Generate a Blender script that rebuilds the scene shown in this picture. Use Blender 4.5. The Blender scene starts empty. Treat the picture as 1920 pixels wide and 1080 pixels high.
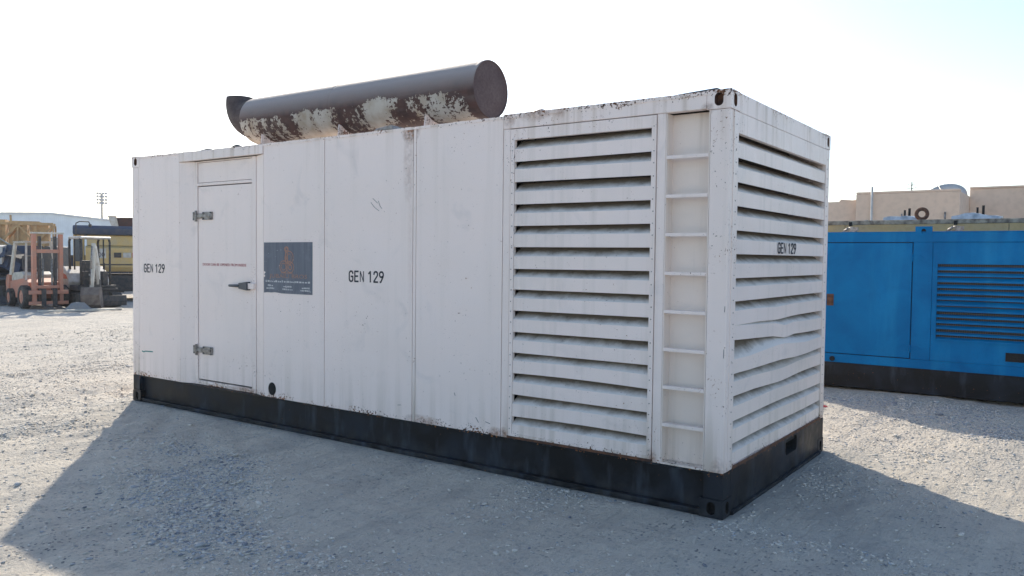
import bpy, bmesh, math, random
import numpy as np
from math import sin, cos, pi, radians, hypot
from mathutils import Vector, Matrix

random.seed(7)
rng = np.random.default_rng(11)
sc = bpy.context.scene
COL = sc.collection

# ------------------------------------------------------------------ camera
CAM = Vector((1.982, -5.256, 1.764))
YAW, PITCH, ROLL, FPX = -0.6195, -0.0380, 0.0110, 1522.9
f = Vector((cos(PITCH) * sin(YAW), cos(PITCH) * cos(YAW), sin(PITCH)))
r0 = Vector((cos(YAW), -sin(YAW), 0)); u0 = r0.cross(f)
r = r0 * cos(ROLL) + u0 * sin(ROLL); u = r.cross(f)
cam = bpy.data.objects.new('camera', bpy.data.cameras.new('camera'))
COL.objects.link(cam)
cam.matrix_world = Matrix(((r.x, u.x, -f.x, CAM.x), (r.y, u.y, -f.y, CAM.y), (r.z, u.z, -f.z, CAM.z), (0, 0, 0, 1)))
cam.data.sensor_width = 36.0
cam.data.lens = FPX / 1920 * 36.0
cam.data.clip_start = 0.05
cam.data.clip_end = 6000
sc.camera = cam

# ------------------------------------------------------------------ sky, sun, exposure
SUN = Vector((-0.6757, 0.5337, 0.5086)).normalized()
world = bpy.data.worlds.new('World'); sc.world = world; world.use_nodes = True
wn = world.node_tree
sky = wn.nodes.new('ShaderNodeTexSky'); sky.sky_type = 'NISHITA'; sky.sun_disc = False
sky.sun_elevation = math.asin(SUN.z); sky.sun_rotation = math.atan2(SUN.x, SUN.y)
sky.air_density = 1.0; sky.dust_density = 0.8; sky.ozone_density = 1.5; sky.altitude = 0
wn.links.new(sky.outputs[0], wn.nodes['Background'].inputs[0])
wn.nodes['Background'].inputs[1].default_value = 0.145
sl = bpy.data.lights.new('sun', 'SUN'); sl.energy = 3.7; sl.angle = radians(0.6); sl.color = (1.0, 0.90, 0.75)
so = bpy.data.objects.new('sun', sl); COL.objects.link(so)
so.rotation_euler = SUN.to_track_quat('Z', 'Y').to_euler()
so.location = (-20, 20, 20)
sc.view_settings.view_transform = 'Standard'; sc.view_settings.look = 'None'
sc.view_settings.exposure = 0.69; sc.view_settings.gamma = 1.0
sc.cycles.use_denoising = True
sc.cycles.max_bounces = 8; sc.cycles.diffuse_bounces = 5; sc.cycles.volume_bounces = 1

# ------------------------------------------------------------------ node helpers
class G:
    def __init__(s, name, rough=0.6, metal=0.0):
        s.m = bpy.data.materials.new(name); s.m.use_nodes = True; s.t = s.m.node_tree
        s.b = s.t.nodes['Principled BSDF']; s.b.inputs['Roughness'].default_value = rough
        s.b.inputs['Metallic'].default_value = metal
        s.co = s.t.nodes.new('ShaderNodeTexCoord').outputs['Object']
        s._xyz = None
    def put(s, sock, v):
        if isinstance(v, bpy.types.NodeSocket): s.t.links.new(v, sock)
        elif isinstance(v, (tuple, list)) and len(v) == 3 and sock.type == 'RGBA': sock.default_value = (*v, 1)
        else: sock.default_value = v
    def xyz(s):
        if not s._xyz:
            n = s.t.nodes.new('ShaderNodeSeparateXYZ'); s.put(n.inputs[0], s.co); s._xyz = n.outputs
        return s._xyz
    def scaled(s, v):
        n = s.t.nodes.new('ShaderNodeMapping'); s.put(n.inputs[0], s.co); n.inputs['Scale'].default_value = v
        return n.outputs[0]
    def noise(s, scale, detail=3, vec=None, rough=0.55, dist=0.0):
        n = s.t.nodes.new('ShaderNodeTexNoise'); s.put(n.inputs['Vector'], vec or s.co)
        n.inputs['Scale'].default_value = scale; n.inputs['Detail'].default_value = detail
        n.inputs['Roughness'].default_value = rough; n.inputs['Distortion'].default_value = dist
        return n.outputs['Fac']
    def voro(s, scale, feature='F1', out='Distance', vec=None):
        n = s.t.nodes.new('ShaderNodeTexVoronoi'); n.feature = feature; s.put(n.inputs['Vector'], vec or s.co)
        n.inputs['Scale'].default_value = scale
        return n.outputs[out]
    def ramp(s, v, lo, hi, a=0.0, b=1.0):
        n = s.t.nodes.new('ShaderNodeMapRange'); n.clamp = True
        s.put(n.inputs[0], v); n.inputs[1].default_value = lo; n.inputs[2].default_value = hi
        n.inputs[3].default_value = a; n.inputs[4].default_value = b
        return n.outputs[0]
    def op(s, o, a, b=0.0):
        n = s.t.nodes.new('ShaderNodeMath'); n.operation = o; s.put(n.inputs[0], a); s.put(n.inputs[1], b)
        return n.outputs[0]
    def mix(s, fac, a, b):
        n = s.t.nodes.new('ShaderNodeMix'); n.data_type = 'RGBA'
        s.put(n.inputs['Factor'], fac); s.put(n.inputs[6], a); s.put(n.inputs[7], b)
        return n.outputs[2]
    def bump(s, h, dist=0.01, strength=0.5, normal=None):
        n = s.t.nodes.new('ShaderNodeBump'); n.inputs['Strength'].default_value = strength
        n.inputs['Distance'].default_value = dist; s.put(n.inputs['Height'], h)
        if normal: s.put(n.inputs['Normal'], normal)
        s.put(s.b.inputs['Normal'], n.outputs[0]); return n.outputs[0]
    def color(s, c): s.put(s.b.inputs['Base Color'], c); return s
    def rough(s, v): s.put(s.b.inputs['Roughness'], v); return s

def simple(name, col, rough=0.6, metal=0.0, var=0.25, scale=6.0, dirt=None):
    g = G(name, rough, metal)
    n = g.noise(scale, 5)
    d = dirt or tuple(c * (1 - var) + 0.04 * var for c in col)
    fine = g.noise(scale * 9, 3)
    c = g.mix(g.ramp(n, 0.38, 0.66), col, d)
    c = g.mix(g.ramp(fine, 0.45, 0.75, 0, 0.5), c, tuple(x * 0.75 for x in col))
    g.color(c); g.rough(g.ramp(fine, 0.3, 0.7, rough - 0.08, min(1, rough + 0.12)))
    g.bump(fine, 0.004, 0.25)
    return g.m

RUST_D, RUST_O = (0.055, 0.025, 0.016), (0.30, 0.115, 0.035)
def white_paint(name, base=(0.89, 0.765, 0.705), low=0.20, high=0.08, chips=0.6, dirt=0.12, stains=()):
    g = G(name, 0.42); X, Y, Z = g.xyz()
    big = g.noise(0.9, 4); mid = g.noise(5.0, 4); fine = g.noise(60, 4, rough=0.65)
    streak = g.noise(1.0, 4, g.scaled((14, 14, 0.55)))
    c = g.mix(g.op('MULTIPLY', g.ramp(big, 0.40, 0.70), dirt), base, (0.60, 0.57, 0.51))
    c = g.mix(g.op('MULTIPLY', g.ramp(streak, 0.52, 0.72), dirt * 0.8), c, (0.52, 0.47, 0.40))
    smear = g.op('MULTIPLY', g.ramp(g.noise(3.1, 5, dist=0.8), 0.60, 0.72), 0.16)
    c = g.mix(smear, c, (0.33, 0.33, 0.34))
    # grime rising from the bottom edge and running from the top edge
    lowm = g.op('MULTIPLY', g.ramp(Z, 0.75, 0.32), g.ramp(streak, 0.42, 0.62))
    c = g.mix(g.op('MULTIPLY', lowm, low), c, (0.36, 0.29, 0.20))
    highm = g.op('MULTIPLY', g.ramp(Z, 2.45, 2.88), g.ramp(streak, 0.50, 0.66))
    c = g.mix(g.op('MULTIPLY', highm, high), c, (0.44, 0.31, 0.20))
    # chips: few everywhere, many along the bottom and top edges
    edge = g.op('MAXIMUM', g.op('MULTIPLY', g.ramp(Z, 0.40, 0.32), 0.95), g.op('MULTIPLY', g.ramp(Z, 2.83, 2.89), 0.85))
    cl = g.noise(2.6, 3); thr = g.op('ADD', g.op('ADD', fine, g.op('MULTIPLY', g.ramp(cl, 0.45, 0.75), 0.10 * chips)), g.op('MULTIPLY', g.op('MULTIPLY', edge, g.ramp(g.noise(4.5, 4), 0.36, 0.62, 0.15, 1.25)), 0.18))
    chip = g.ramp(thr, 0.705, 0.73)
    c = g.mix(chip, c, g.mix(g.ramp(mid, 0.42, 0.62), RUST_D, RUST_O))
    for sx, sz, rx, rz, amt in stains:               # rust weeping from a seam or bolt
        q = g.op('ADD', g.op('POWER', g.op('ABSOLUTE', g.op('DIVIDE', g.op('SUBTRACT', X, sx), rx)), 2.0), g.op('POWER', g.op('ABSOLUTE', g.op('DIVIDE', g.op('SUBTRACT', Z, sz), rz)), 2.0))
        w = g.op('MULTIPLY', g.ramp(q, 1.1, 0.0), g.ramp(g.noise(24, 5, rough=0.7), 0.30, 0.60))
        c = g.mix(g.op('MULTIPLY', w, amt), c, g.mix(g.ramp(fine, 0.42, 0.60), RUST_O, (0.10, 0.04, 0.022)))
    g.color(c); g.rough(g.ramp(chip, 0, 1, 0.42, 0.85))
    b = g.bump(g.op('ADD', big, g.op('MULTIPLY', g.noise(2.3, 2), 0.35)), 0.10, 0.35)                      # faint oil-canning of the sheet
    g.bump(chip, 0.0015, 0.8, b)
    return g.m

def dust_paint(name, axis):
    g = G(name, 0.75); X, Y, Z = g.xyz()
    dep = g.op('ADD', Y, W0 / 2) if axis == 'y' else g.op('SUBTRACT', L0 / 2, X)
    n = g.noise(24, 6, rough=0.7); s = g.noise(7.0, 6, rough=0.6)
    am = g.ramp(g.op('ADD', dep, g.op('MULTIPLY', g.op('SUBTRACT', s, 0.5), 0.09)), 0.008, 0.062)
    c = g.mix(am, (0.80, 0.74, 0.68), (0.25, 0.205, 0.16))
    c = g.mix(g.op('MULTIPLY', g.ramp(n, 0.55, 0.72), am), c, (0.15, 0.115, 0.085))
    c = g.mix(g.ramp(g.noise(80, 3), 0.69, 0.72), c, (0.08, 0.06, 0.05))
    g.color(c); g.bump(n, 0.004, 0.4); return g.m

def black_base(name='black_base_paint', rust=0.12):
    g = G(name, 0.5); g.b.inputs['Specular IOR Level'].default_value = 0.3
    n = g.noise(3.2, 5, dist=0.6); d = g.noise(1.0, 4, g.scaled((7, 7, 1.6)))
    X, Y, Z = g.xyz()
    c = g.mix(g.ramp(n, 0.42, 0.70), (0.0035, 0.0045, 0.0065), (0.018, 0.024, 0.034))
    c = g.mix(g.op('MULTIPLY', g.ramp(d, 0.55, 0.74), 0.42), c, (0.085, 0.11, 0.15))
    c = g.mix(g.op('MULTIPLY', g.ramp(Z, 0.16, 0.0), g.ramp(g.noise(9, 4), 0.40, 0.7, 0.0, 0.40 if rust else 0.0)), c, (0.10, 0.10, 0.095))
    rs = g.ramp(g.op('ADD', g.noise(45, 4), g.ramp(Z, 0.27, 0.31, 0, rust)), 0.71, 0.74)
    c = g.mix(rs, c, RUST_O)
    g.color(c); g.rough(g.ramp(n, 0.3, 0.7, 0.35, 0.7)); g.bump(n, 0.01, 0.2); return g.m

def muffler_rust():
    g = G('muffler_rust', 0.75); X, Y, Z = g.xyz()
    zz = g.op('SUBTRACT', Z, 3.43)
    sp = g.noise(24, 5, rough=0.7); bl = g.noise(1.0, 3, g.scaled((2.3, 0.5, 0.9)), dist=0.7)
    low = g.op('MULTIPLY', g.ramp(zz, 0.09, -0.05), g.ramp(X, 0.62, 0.30, 0.72, 1.0))
    keep = g.op('ADD', g.op('ADD', g.op('MULTIPLY', low, 0.55), g.op('MULTIPLY', bl, 1.15)), g.op('MULTIPLY', sp, 0.85))
    rust = g.mix(g.ramp(g.noise(7, 5), 0.35, 0.7), (0.048, 0.024, 0.021), (0.105, 0.050, 0.038))
    rust = g.mix(g.ramp(g.noise(1.0, 3, g.scaled((3, 3, 14))), 0.5, 0.75, 0, 0.45), rust, (0.14, 0.12, 0.11))
    rust = g.mix(g.ramp(zz, -0.05, 0.16, 0, 0.9), rust, (0.37, 0.33, 0.31))       # sun-bleached dusty top, with a sheen painted into its colour
    paint = g.mix(g.ramp(g.noise(6, 4), 0.4, 0.7), (0.52, 0.48, 0.41), (0.36, 0.29, 0.21))
    k = g.ramp(keep, 1.535, 1.56)
    ring = g.op('MULTIPLY', g.ramp(keep, 1.47, 1.535), g.op('SUBTRACT', 1.0, k))
    c = g.mix(k, rust, paint)
    c = g.mix(g.op('MULTIPLY', ring, 0.7), c, (0.10, 0.05, 0.032))
    g.color(c); g.bump(g.op('ADD', sp, k), 0.004, 0.5); return g.m

def blue_paint():
    g = G('blue_paint', 0.55); g.b.inputs['Specular IOR Level'].default_value = 0.10; X, Y, Z = g.xyz()
    n = g.noise(2.0, 5, dist=0.5); s = g.noise(1.0, 4, g.scaled((3.5, 3.5, 0.5))); fine = g.noise(50, 4)
    c = g.mix(g.ramp(n, 0.30, 0.7), (0.002, 0.120, 0.31), (0.003, 0.18, 0.43))
    c = g.mix(g.ramp(s, 0.50, 0.72, 0, 0.5), c, (0.02, 0.27, 0.52))
    c = g.mix(g.ramp(fine, 0.60, 0.75, 0, 0.35), c, (0.006, 0.075, 0.20))
    c = g.mix(g.ramp(g.noise(70, 3), 0.72, 0.74), c, (0.03, 0.03, 0.04))
    g.color(c); g.bump(n, 0.04, 0.25); return g.m

TRACK = 88.0
def ground_mat():
    g = G('compacted_gravelly_sand', 0.95); X, Y, Z = g.xyz()
    big = g.noise(0.22, 5); mid = g.noise(1.7, 6, rough=0.6); fine = g.noise(16, 6, rough=0.7); vf = g.noise(75, 4, rough=0.7)
    mp = g.t.nodes.new('ShaderNodeMapping'); mp.vector_type = 'TEXTURE'; g.put(mp.inputs[0], g.co); mp.inputs['Rotation'].default_value = (0, 0, radians(TRACK)); mp.inputs['Scale'].default_value = (3.6, 0.26, 1)
    tr = g.noise(1.0, 6, mp.outputs[0], dist=0.5, rough=0.62)
    c = g.mix(g.ramp(mid, 0.35, 0.68), (0.73, 0.66, 0.55), (0.63, 0.58, 0.50))
    c = g.mix(g.ramp(big, 0.42, 0.62, 0, 0.55), c, (0.63, 0.565, 0.475))
    c = g.mix(g.ramp(tr, 0.54, 0.70, 0, 0.6), c, (0.43, 0.41, 0.37))
    mq = g.t.nodes.new('ShaderNodeMapping'); mq.vector_type = 'TEXTURE'; g.put(mq.inputs[0], g.co); mq.inputs['Rotation'].default_value = (0, 0, radians(TRACK + 9)); mq.inputs['Scale'].default_value = (9.0, 0.9, 1)
    t2 = g.noise(1.0, 5, mq.outputs[0], dist=0.4)
    c = g.mix(g.ramp(t2, 0.52, 0.62, 0, 0.45), c, (0.46, 0.435, 0.39))
    c = g.mix(g.ramp(fine, 0.52, 0.70, 0, 0.7), c, (0.40, 0.38, 0.35))
    c = g.mix(g.ramp(vf, 0.56, 0.72, 0, 0.6), c, (0.29, 0.28, 0.265))
    c = g.mix(g.ramp(vf, 0.42, 0.30, 0, 0.5), c, (0.76, 0.72, 0.65))
    cell = g.voro(42, out='Color'); sep = g.t.nodes.new('ShaderNodeSeparateColor'); g.put(sep.inputs[0], cell)
    stone = g.op('MULTIPLY', g.ramp(sep.outputs[0], 0.80, 0.82), g.ramp(g.noise(0.9, 4), 0.45, 0.6))
    stone = g.op('MULTIPLY', stone, g.ramp(g.voro(42), 0.45, 0.38))
    c = g.mix(stone, c, g.mix(sep.outputs[1], (0.16, 0.165, 0.175), (0.46, 0.44, 0.41)))
    g.color(c)
    h = g.op('ADD', g.op('MULTIPLY', fine, 1.0), g.op('MULTIPLY', vf, 0.35))
    b = g.bump(g.op('ADD', h, g.op('MULTIPLY', stone, 0.4)), 0.055, 0.95)
    b = g.bump(tr, 0.12, 0.7, b)
    return g.m

M = {}
M['white'] = white_paint('white_panel_paint', stains=((.80, 2.85, .11, .12, 1.0), (.77, 2.55, .06, .36, .32), (.80, 1.9, .035, .9, .12), (1.75, .33, .10, .06, .8), (.95, .34, .22, .05, .7), (-1.08, .36, .07, .10, .5), (-3.6, .33, .20, .05, .8)))
M['white_trim'] = white_paint('white_trim_paint', base=(0.89, 0.765, 0.705), low=0.5, high=0.36, chips=1.2, dirt=0.22, stains=((2.10, 2.88, .17, .07, .75), (1.86, 2.86, .06, .09, .65), (2.32, 2.87, .07, .06, .5), (3.50, 2.78, .05, .05, .7), (3.62, .33, .06, .10, .5), (1.83, .33, .05, .07, .9), (3.13, .33, .05, .09, .8), (-1.55, .33, .35, .04, .8)))
M['white_slat'] = white_paint('white_slat_paint', base=(0.89, 0.765, 0.705), low=0.25, high=0.08, chips=0.55, dirt=0.30)
M['cream_recess'] = white_paint('cream_recess_paint', base=(0.85, 0.735, 0.655), low=0.3, high=0.4, chips=0.6, dirt=0.4)
L0, W0 = 7.324, 2.512
M['dust'] = dust_paint('dusty_side_slat', 'y'); M['dust_end'] = dust_paint('dusty_end_slat', 'x')
M['black'] = black_base(); M['black_plain'] = black_base('black_plinth_paint', 0.0)
M['dark'] = simple('dark_interior', (0.02, 0.02, 0.02), 0.9)
M['backing_brown'] = simple('louver_backing_brown', (0.11, 0.09, 0.072), 0.9, dirt=(0.06, 0.05, 0.042), scale=20)  # sets how dark the louvre gaps look, for the added backing panels
M['rust'] = simple('rusty_steel', (0.17, 0.075, 0.04), 0.85, dirt=(0.05, 0.03, 0.025), scale=14)
M['rust_dark'] = simple('heat_browned_steel', (0.055, 0.035, 0.033), 0.8, dirt=(0.10, 0.075, 0.065), scale=8)
M['rust_cap'] = simple('dark_rusted_cap', (0.085, 0.055, 0.055), 0.8, dirt=(0.12, 0.085, 0.08), scale=5)
M['soot'] = simple('sooty_black', (0.015, 0.013, 0.012), 0.9)
M['steel'] = simple('dull_zinc_steel', (0.36, 0.35, 0.33), 0.5, 0.5, dirt=(0.16, 0.13, 0.11), scale=18)
M['steel_dark'] = simple('dark_grey_steel', (0.10, 0.105, 0.115), 0.5, 0.4)
M['muffler'] = muffler_rust()
M['ink'] = simple('black_lettering', (0.018, 0.02, 0.03), 0.6)
M['red_ink'] = simple('faded_red_lettering', (0.42, 0.06, 0.075), 0.6)
M['green_ink'] = simple('green_paint_mark', (0.0, 0.22, 0.19), 0.6)
M['blue'] = blue_paint()
M['blue_mesh'] = simple('dusty_wire_mesh', (0.10, 0.11, 0.11), 0.7)

# ------------------------------------------------------------------ mesh helpers
ORG = Vector((0, 0, 0))
class MB:
    def __init__(s): s.v = []; s.f = []; s.mi = []; s.sm = []
    def add(s, vs, fs, mi=0, smooth=False):
        o = len(s.v); s.v += [tuple(p) for p in vs]; s.f += [tuple(i + o for i in q) for q in fs]
        s.mi += [mi] * len(fs); s.sm += [smooth] * len(fs); return s
    def box(s, x0, x1, y0, y1, z0, z1, mi=0):
        return s.add([(x, y, z) for x in (x0, x1) for y in (y0, y1) for z in (z0, z1)],
                     [(0, 1, 3, 2), (4, 6, 7, 5), (0, 4, 5, 1), (2, 3, 7, 6), (0, 2, 6, 4), (1, 5, 7, 3)], mi)
    def hexa(s, b, t, mi=0):                                       # four bottom corners, four top corners
        return s.add(list(b) + list(t), [(3, 2, 1, 0), (4, 5, 6, 7)] + [(i, (i + 1) % 4, 4 + (i + 1) % 4, 4 + i) for i in range(4)], mi)
    def prism(s, poly, axis, a, b, mi=0):                          # 2-D outline pushed along an axis
        def P(p, q):
            return ((q, p[0], p[1]), (p[0], q, p[1]), (p[0], p[1], q))[axis]
        n = len(poly)
        return s.add([P(p, a) for p in poly] + [P(p, b) for p in poly],
                     [tuple(range(n))[::-1], tuple(range(n, 2 * n))] + [(i, (i + 1) % n, n + (i + 1) % n, n + i) for i in range(n)], mi)
    def tube(s, p, q, r, n=10, r2=None, caps=True, mi=0):
        p = Vector(p); q = Vector(q); d = (q - p).normalized(); r2 = r if r2 is None else r2
        a = d.orthogonal().normalized(); b = d.cross(a)
        c = [(cos(2 * pi * i / n), sin(2 * pi * i / n)) for i in range(n)]
        o = len(s.v)
        s.add([p + (a * x + b * y) * r for x, y in c] + [q + (a * x + b * y) * r2 for x, y in c],
              [(i, (i + 1) % n, n + (i + 1) % n, n + i) for i in range(n)], mi, n > 6)
        if caps: s.f += [tuple(o + i for i in range(n))[::-1], tuple(o + n + i for i in range(n))]; s.mi += [mi] * 2; s.sm += [False] * 2
        return s
    def path(s, pts, r, n=8, mi=0):
        for a, b in zip(pts[:-1], pts[1:]): s.tube(a, b, r, n, mi=mi)
        return s
    def bar(s, p, q, w, h, mi=0, up=(0, 0, 1)):                    # rectangular bar between two points
        p = Vector(p); q = Vector(q); d = (q - p).normalized(); up = Vector(up)
        a = d.cross(up)
        a = d.cross(Vector((1, 0, 0))).normalized() if a.length < 1e-4 else a.normalized()
        b = a.cross(d)
        k = [(-w / 2, -h / 2), (w / 2, -h / 2), (w / 2, h / 2), (-w / 2, h / 2)]
        return s.hexa([p + a * x + b * y for x, y in k], [q + a * x + b * y for x, y in k], mi)
    def ring(s, c, u, v, r1, r2, n=28, th=0.001, nrm=None, ry=1.0):
        c = Vector(c); u = Vector(u); v = Vector(v); w = Vector(nrm) * th
        vs = []
        for rr in (r1, r2):
            vs += [c + u * (rr * cos(2 * pi * i / n)) + v * (rr * ry * sin(2 * pi * i / n)) + w for i in range(n)]
        return s.add(vs, [(i, (i + 1) % n, n + (i + 1) % n, n + i) for i in range(n)])
    def holeplate(s, c, u, v, nrm, w, h, hw, hh, depth, rad=0.5, mi=0, mi2=1):
        """front face of width w, height h with a rounded hole hw x hh that has walls and a floor"""
        c = Vector(c); u = Vector(u); v = Vector(v); nrm = Vector(nrm); n = 40
        rr = min(hw, hh) * rad; inn = []
        for i in range(n):
            a = 2 * pi * i / n; x, y = cos(a), sin(a)
            inn.append(((hw / 2 - rr) * (1 if x > 0 else -1) * (1 if abs(x) > 1e-6 else 0) + rr * x, (hh / 2 - rr) * (1 if y > 0 else -1) * (1 if abs(y) > 1e-6 else 0) + rr * y))
        out = []
        for i in range(n):
            a = 2 * pi * i / n; x, y = cos(a), sin(a); k = 1 / max(abs(x), abs(y)); out.append((x * k * w / 2, y * k * h / 2))
        o = len(s.v)
        s.add([c + u * x + v * y for x, y in out] + [c + u * x + v * y for x, y in inn], [(i, (i + 1) % n, n + (i + 1) % n, n + i) for i in range(n)], mi)
        s.add([c + u * x + v * y for x, y in inn] + [c + u * x + v * y - nrm * depth for x, y in inn],
              [(i, (i + 1) % n, n + (i + 1) % n, n + i) for i in range(n)] + [tuple(range(n, 2 * n))], mi2)
        return s
    def wheel(s, c, r, w, n=24, mi=0, tread=True):                 # axis along y, bevelled tyre with lugs
        x, y, z = c; prof = [(r * .62, -w / 2), (r * .93, -w / 2), (r, -w * .34), (r, w * .34), (r * .93, w / 2), (r * .62, w / 2)]
        vs = [(x + a * cos(2 * pi * i / n), y + b, z + a * sin(2 * pi * i / n)) for i in range(n) for a, b in prof]; k = len(prof)
        fs = [(i * k + j, i * k + j + 1, ((i + 1) % n) * k + j + 1, ((i + 1) % n) * k + j) for i in range(n) for j in range(k - 1)]
        s.add(vs, fs, mi, False)
        if tread:
            for i in range(n):
                a = 2 * pi * (i + .5) / n; d = Vector((cos(a), 0, sin(a))); cc = Vector(c) + d * r
                s.bar(cc + Vector((0, -w * .42, 0)), cc + Vector((0, w * .42, 0)), r * .10, r * .06, mi, d)
        return s

def mk(mb, name, mat, parent=None, bevel=0.0, smooth=None):
    me = bpy.data.meshes.new(name)
    me.from_pydata([(p[0] - ORG.x, p[1] - ORG.y, p[2] - ORG.z) for p in mb.v], [], mb.f)
    for m in (mat if isinstance(mat, (list, tuple)) else [mat]): me.materials.append(M[m] if isinstance(m, str) else m)
    me.polygons.foreach_set('material_index', mb.mi)
    me.polygons.foreach_set('use_smooth', mb.sm if smooth is None else [smooth] * len(mb.f))
    bm = bmesh.new(); bm.from_mesh(me); bmesh.ops.recalc_face_normals(bm, faces=bm.faces)
    if bevel:
        bmesh.ops.bevel(bm, geom=[e for e in bm.edges if e.is_manifold and e.calc_face_angle(0) > 0.7], offset=bevel, segments=2, affect='EDGES', profile=0.6, clamp_overlap=True)
    bm.to_mesh(me); bm.free(); me.update()
    o = bpy.data.objects.new(name, me); COL.objects.link(o)
    if parent is not None: o.parent = parent
    return o

def tag(o, label, cat, group=None, kind=None):
    if label: o['label'] = label
    if cat: o['category'] = cat
    if group: o['group'] = group
    if kind: o['kind'] = kind
    return o

def thing(name, label, cat, loc, rz=0.0, group=None):
    o = bpy.data.objects.new(name, None); COL.objects.link(o)
    o.location = loc; o.rotation_euler = (0, 0, rz); o.empty_display_size = 0.3
    return tag(o, label, cat, group)

GLYPH = {  # strokes on a 0..1 x 0..1.6 cell
    'G': [[(.92, 1.25), (.86, 1.46), (.68, 1.6), (.36, 1.6), (.14, 1.44), (.08, 1.2), (.08, .4), (.14, .16), (.36, 0), (.68, 0), (.86, .14), (.92, .38), (.92, .78), (.52, .78)]],
    'E': [[(.90, 1.6), (.12, 1.6), (.12, 0), (.90, 0)], [(.12, .84), (.78, .84)]],
    'N': [[(.12, 0), (.12, 1.6), (.88, 0), (.88, 1.6)]],
    '1': [[(.18, 1.30), (.55, 1.6), (.55, 0)]],
    '2': [[(.10, 1.22), (.16, 1.46), (.36, 1.6), (.66, 1.6), (.86, 1.46), (.90, 1.2), (.84, .98), (.12, .12), (.12, 0), (.92, 0)]],
    '9': [[(.22, 0), (.40, .04), (.84, .82), (.92, 1.1), (.90, 1.36), (.74, 1.56), (.50, 1.6), (.26, 1.56), (.10, 1.36), (.10, 1.06), (.26, .84), (.50, .78), (.80, .90)]]}
def stencil(s, org, u, v, nrm, w, h, mat, parent, wt=.27):
    adv = [1.28 if ch != ' ' else .62 for ch in s]; tot = sum(adv) - .28; x = 0; org, u, v, nrm = Vector(org), Vector(u), Vector(v), Vector(nrm)
    for ch, a in zip(s, adv):
        if ch != ' ':
            m = MB(); P = lambda p: org + u * ((x + p[0]) / tot * w) + v * (p[1] / 1.6 * h) + nrm * .0012
            t_ = wt * (.62 if ch == 'N' else 1)
            for st in GLYPH[ch]:
                for k, (p, q) in enumerate(zip(st[:-1], st[1:])):
                    P0, P1 = P(p), P(q); e = (P1 - P0).normalized() * (t_ * h / 1.6 * .32)
                    m.bar(P0 - e, P1 + e, t_ * h / 1.6 * (1 if abs(e.dot(v)) < abs(e.dot(u)) else .95), .0012 + .0001 * (k % 3), 0, nrm)
            mk(m, 'letter', mat, parent)
        x += a
def text(s, org, u, v, nrm, w, h, mat, parent, name='lettering', th=0.0015):
    cu = bpy.data.curves.new('t', 'FONT'); cu.body = s; cu.extrude = 0.5; cu.resolution_u = 3
    to = bpy.data.objects.new('t', cu); COL.objects.link(to)
    bpy.context.view_layer.update()
    me = bpy.data.meshes.new_from_object(to.evaluated_get(bpy.context.evaluated_depsgraph_get()))
    bpy.data.objects.remove(to)
    P = np.array([x.co[:] for x in me.vertices]); lo = P.min(0); hi = P.max(0); P = (P - lo) / (hi - lo)
    org, u, v, nrm = (np.array(q, float) for q in (org, u, v, nrm))
    W = org + np.outer(P[:, 0] * w, u) + np.outer(P[:, 1] * h, v) + np.outer(P[:, 2] * th + 0.0006, nrm) - np.array(ORG[:])
    me.vertices.foreach_set('co', W.ravel()); me.materials.clear(); me.materials.append(M[mat]); me.name = name; me.update()
    o = bpy.data.objects.new(name, me); COL.objects.link(o); o.parent = parent; o['kind'] = 'stuff'
    return o

# ------------------------------------------------------------------ ground: one sheet out to the horizon
def lattice_noise(seed):
    t = np.random.default_rng(seed).random((257, 257)).astype(np.float32)
    def fn(x, y):
        xi = np.floor(x).astype(int); yi = np.floor(y).astype(int); fx = x - xi; fy = y - yi
        fx = fx * fx * (3 - 2 * fx); fy = fy * fy * (3 - 2 * fy); xi &= 255; yi &= 255
        a = t[xi, yi] * (1 - fx) + t[xi + 1, yi] * fx; b = t[xi, yi + 1] * (1 - fx) + t[xi + 1, yi + 1] * fx
        return a * (1 - fy) + b * fy - 0.5
    return fn
NZ = [lattice_noise(k) for k in range(12)]
L, W, H = 7.324, 2.512, 2.90
def height(x, y):
    h = 0.030 * NZ[0](x / 1.1, y / 1.1) + 0.024 * NZ[1](x / .37 + 9, y / .37) + 0.019 * NZ[2](x / .13, y / .13 + 4)
    h += 0.013 * NZ[3](x / .075, y / .075) * np.clip(.7 + 2.2 * NZ[9](x / 2.1 + 3, y / 2.1), .25, 1.6)
    ct, st = cos(radians(TRACK)), sin(radians(TRACK)); al = x * ct + y * st; wob = -x * st + y * ct + 0.6 * NZ[4](x / 3.0, y / 3.0)
    left = np.clip((-x - 3.0) / 3.0, 0, 1) * np.clip((14 - y) / 6, 0, 1)
    h += left * 0.034 * NZ[5](al / 1.3, wob / .17)                      # ruts and clods in the driven yard
    rr = np.hypot(x + 1.5, y - 4.5); h += 0.030 * NZ[6](rr / .13, np.arctan2(y - 4.5, x + 1.5) * 1.2) * np.clip(2.2 - np.abs(rr - 7.6), 0, 1)
    dx = np.maximum(np.maximum(-L - x, x), 0); dy = np.maximum(np.maximum(-y, y - W), 0); d = np.hypot(dx, dy)
    h = h - 0.012
    h = h * np.clip(d / 0.5, 0.12, 1) + 0.030 * np.exp(-((d - .13) / .11) ** 2) * (d > 0) * (0.4 + NZ[7](x / .3, y / .3))
    h += np.clip((np.hypot(x, y) - 40) / 60, 0, 1) * 0.25 * NZ[8](x / 23, y / 23)
    return h
def graded(a, b, s, lo, hi, gr):
    c = list(np.arange(a, b, s)); st = s; x = c[-1]
    while x < hi: st *= gr; x += st; c.append(x)
    st = s; x = a; l = []
    while x > lo: st *= gr; x -= st; l.append(x)
    return np.array(l[::-1] + c)
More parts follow.
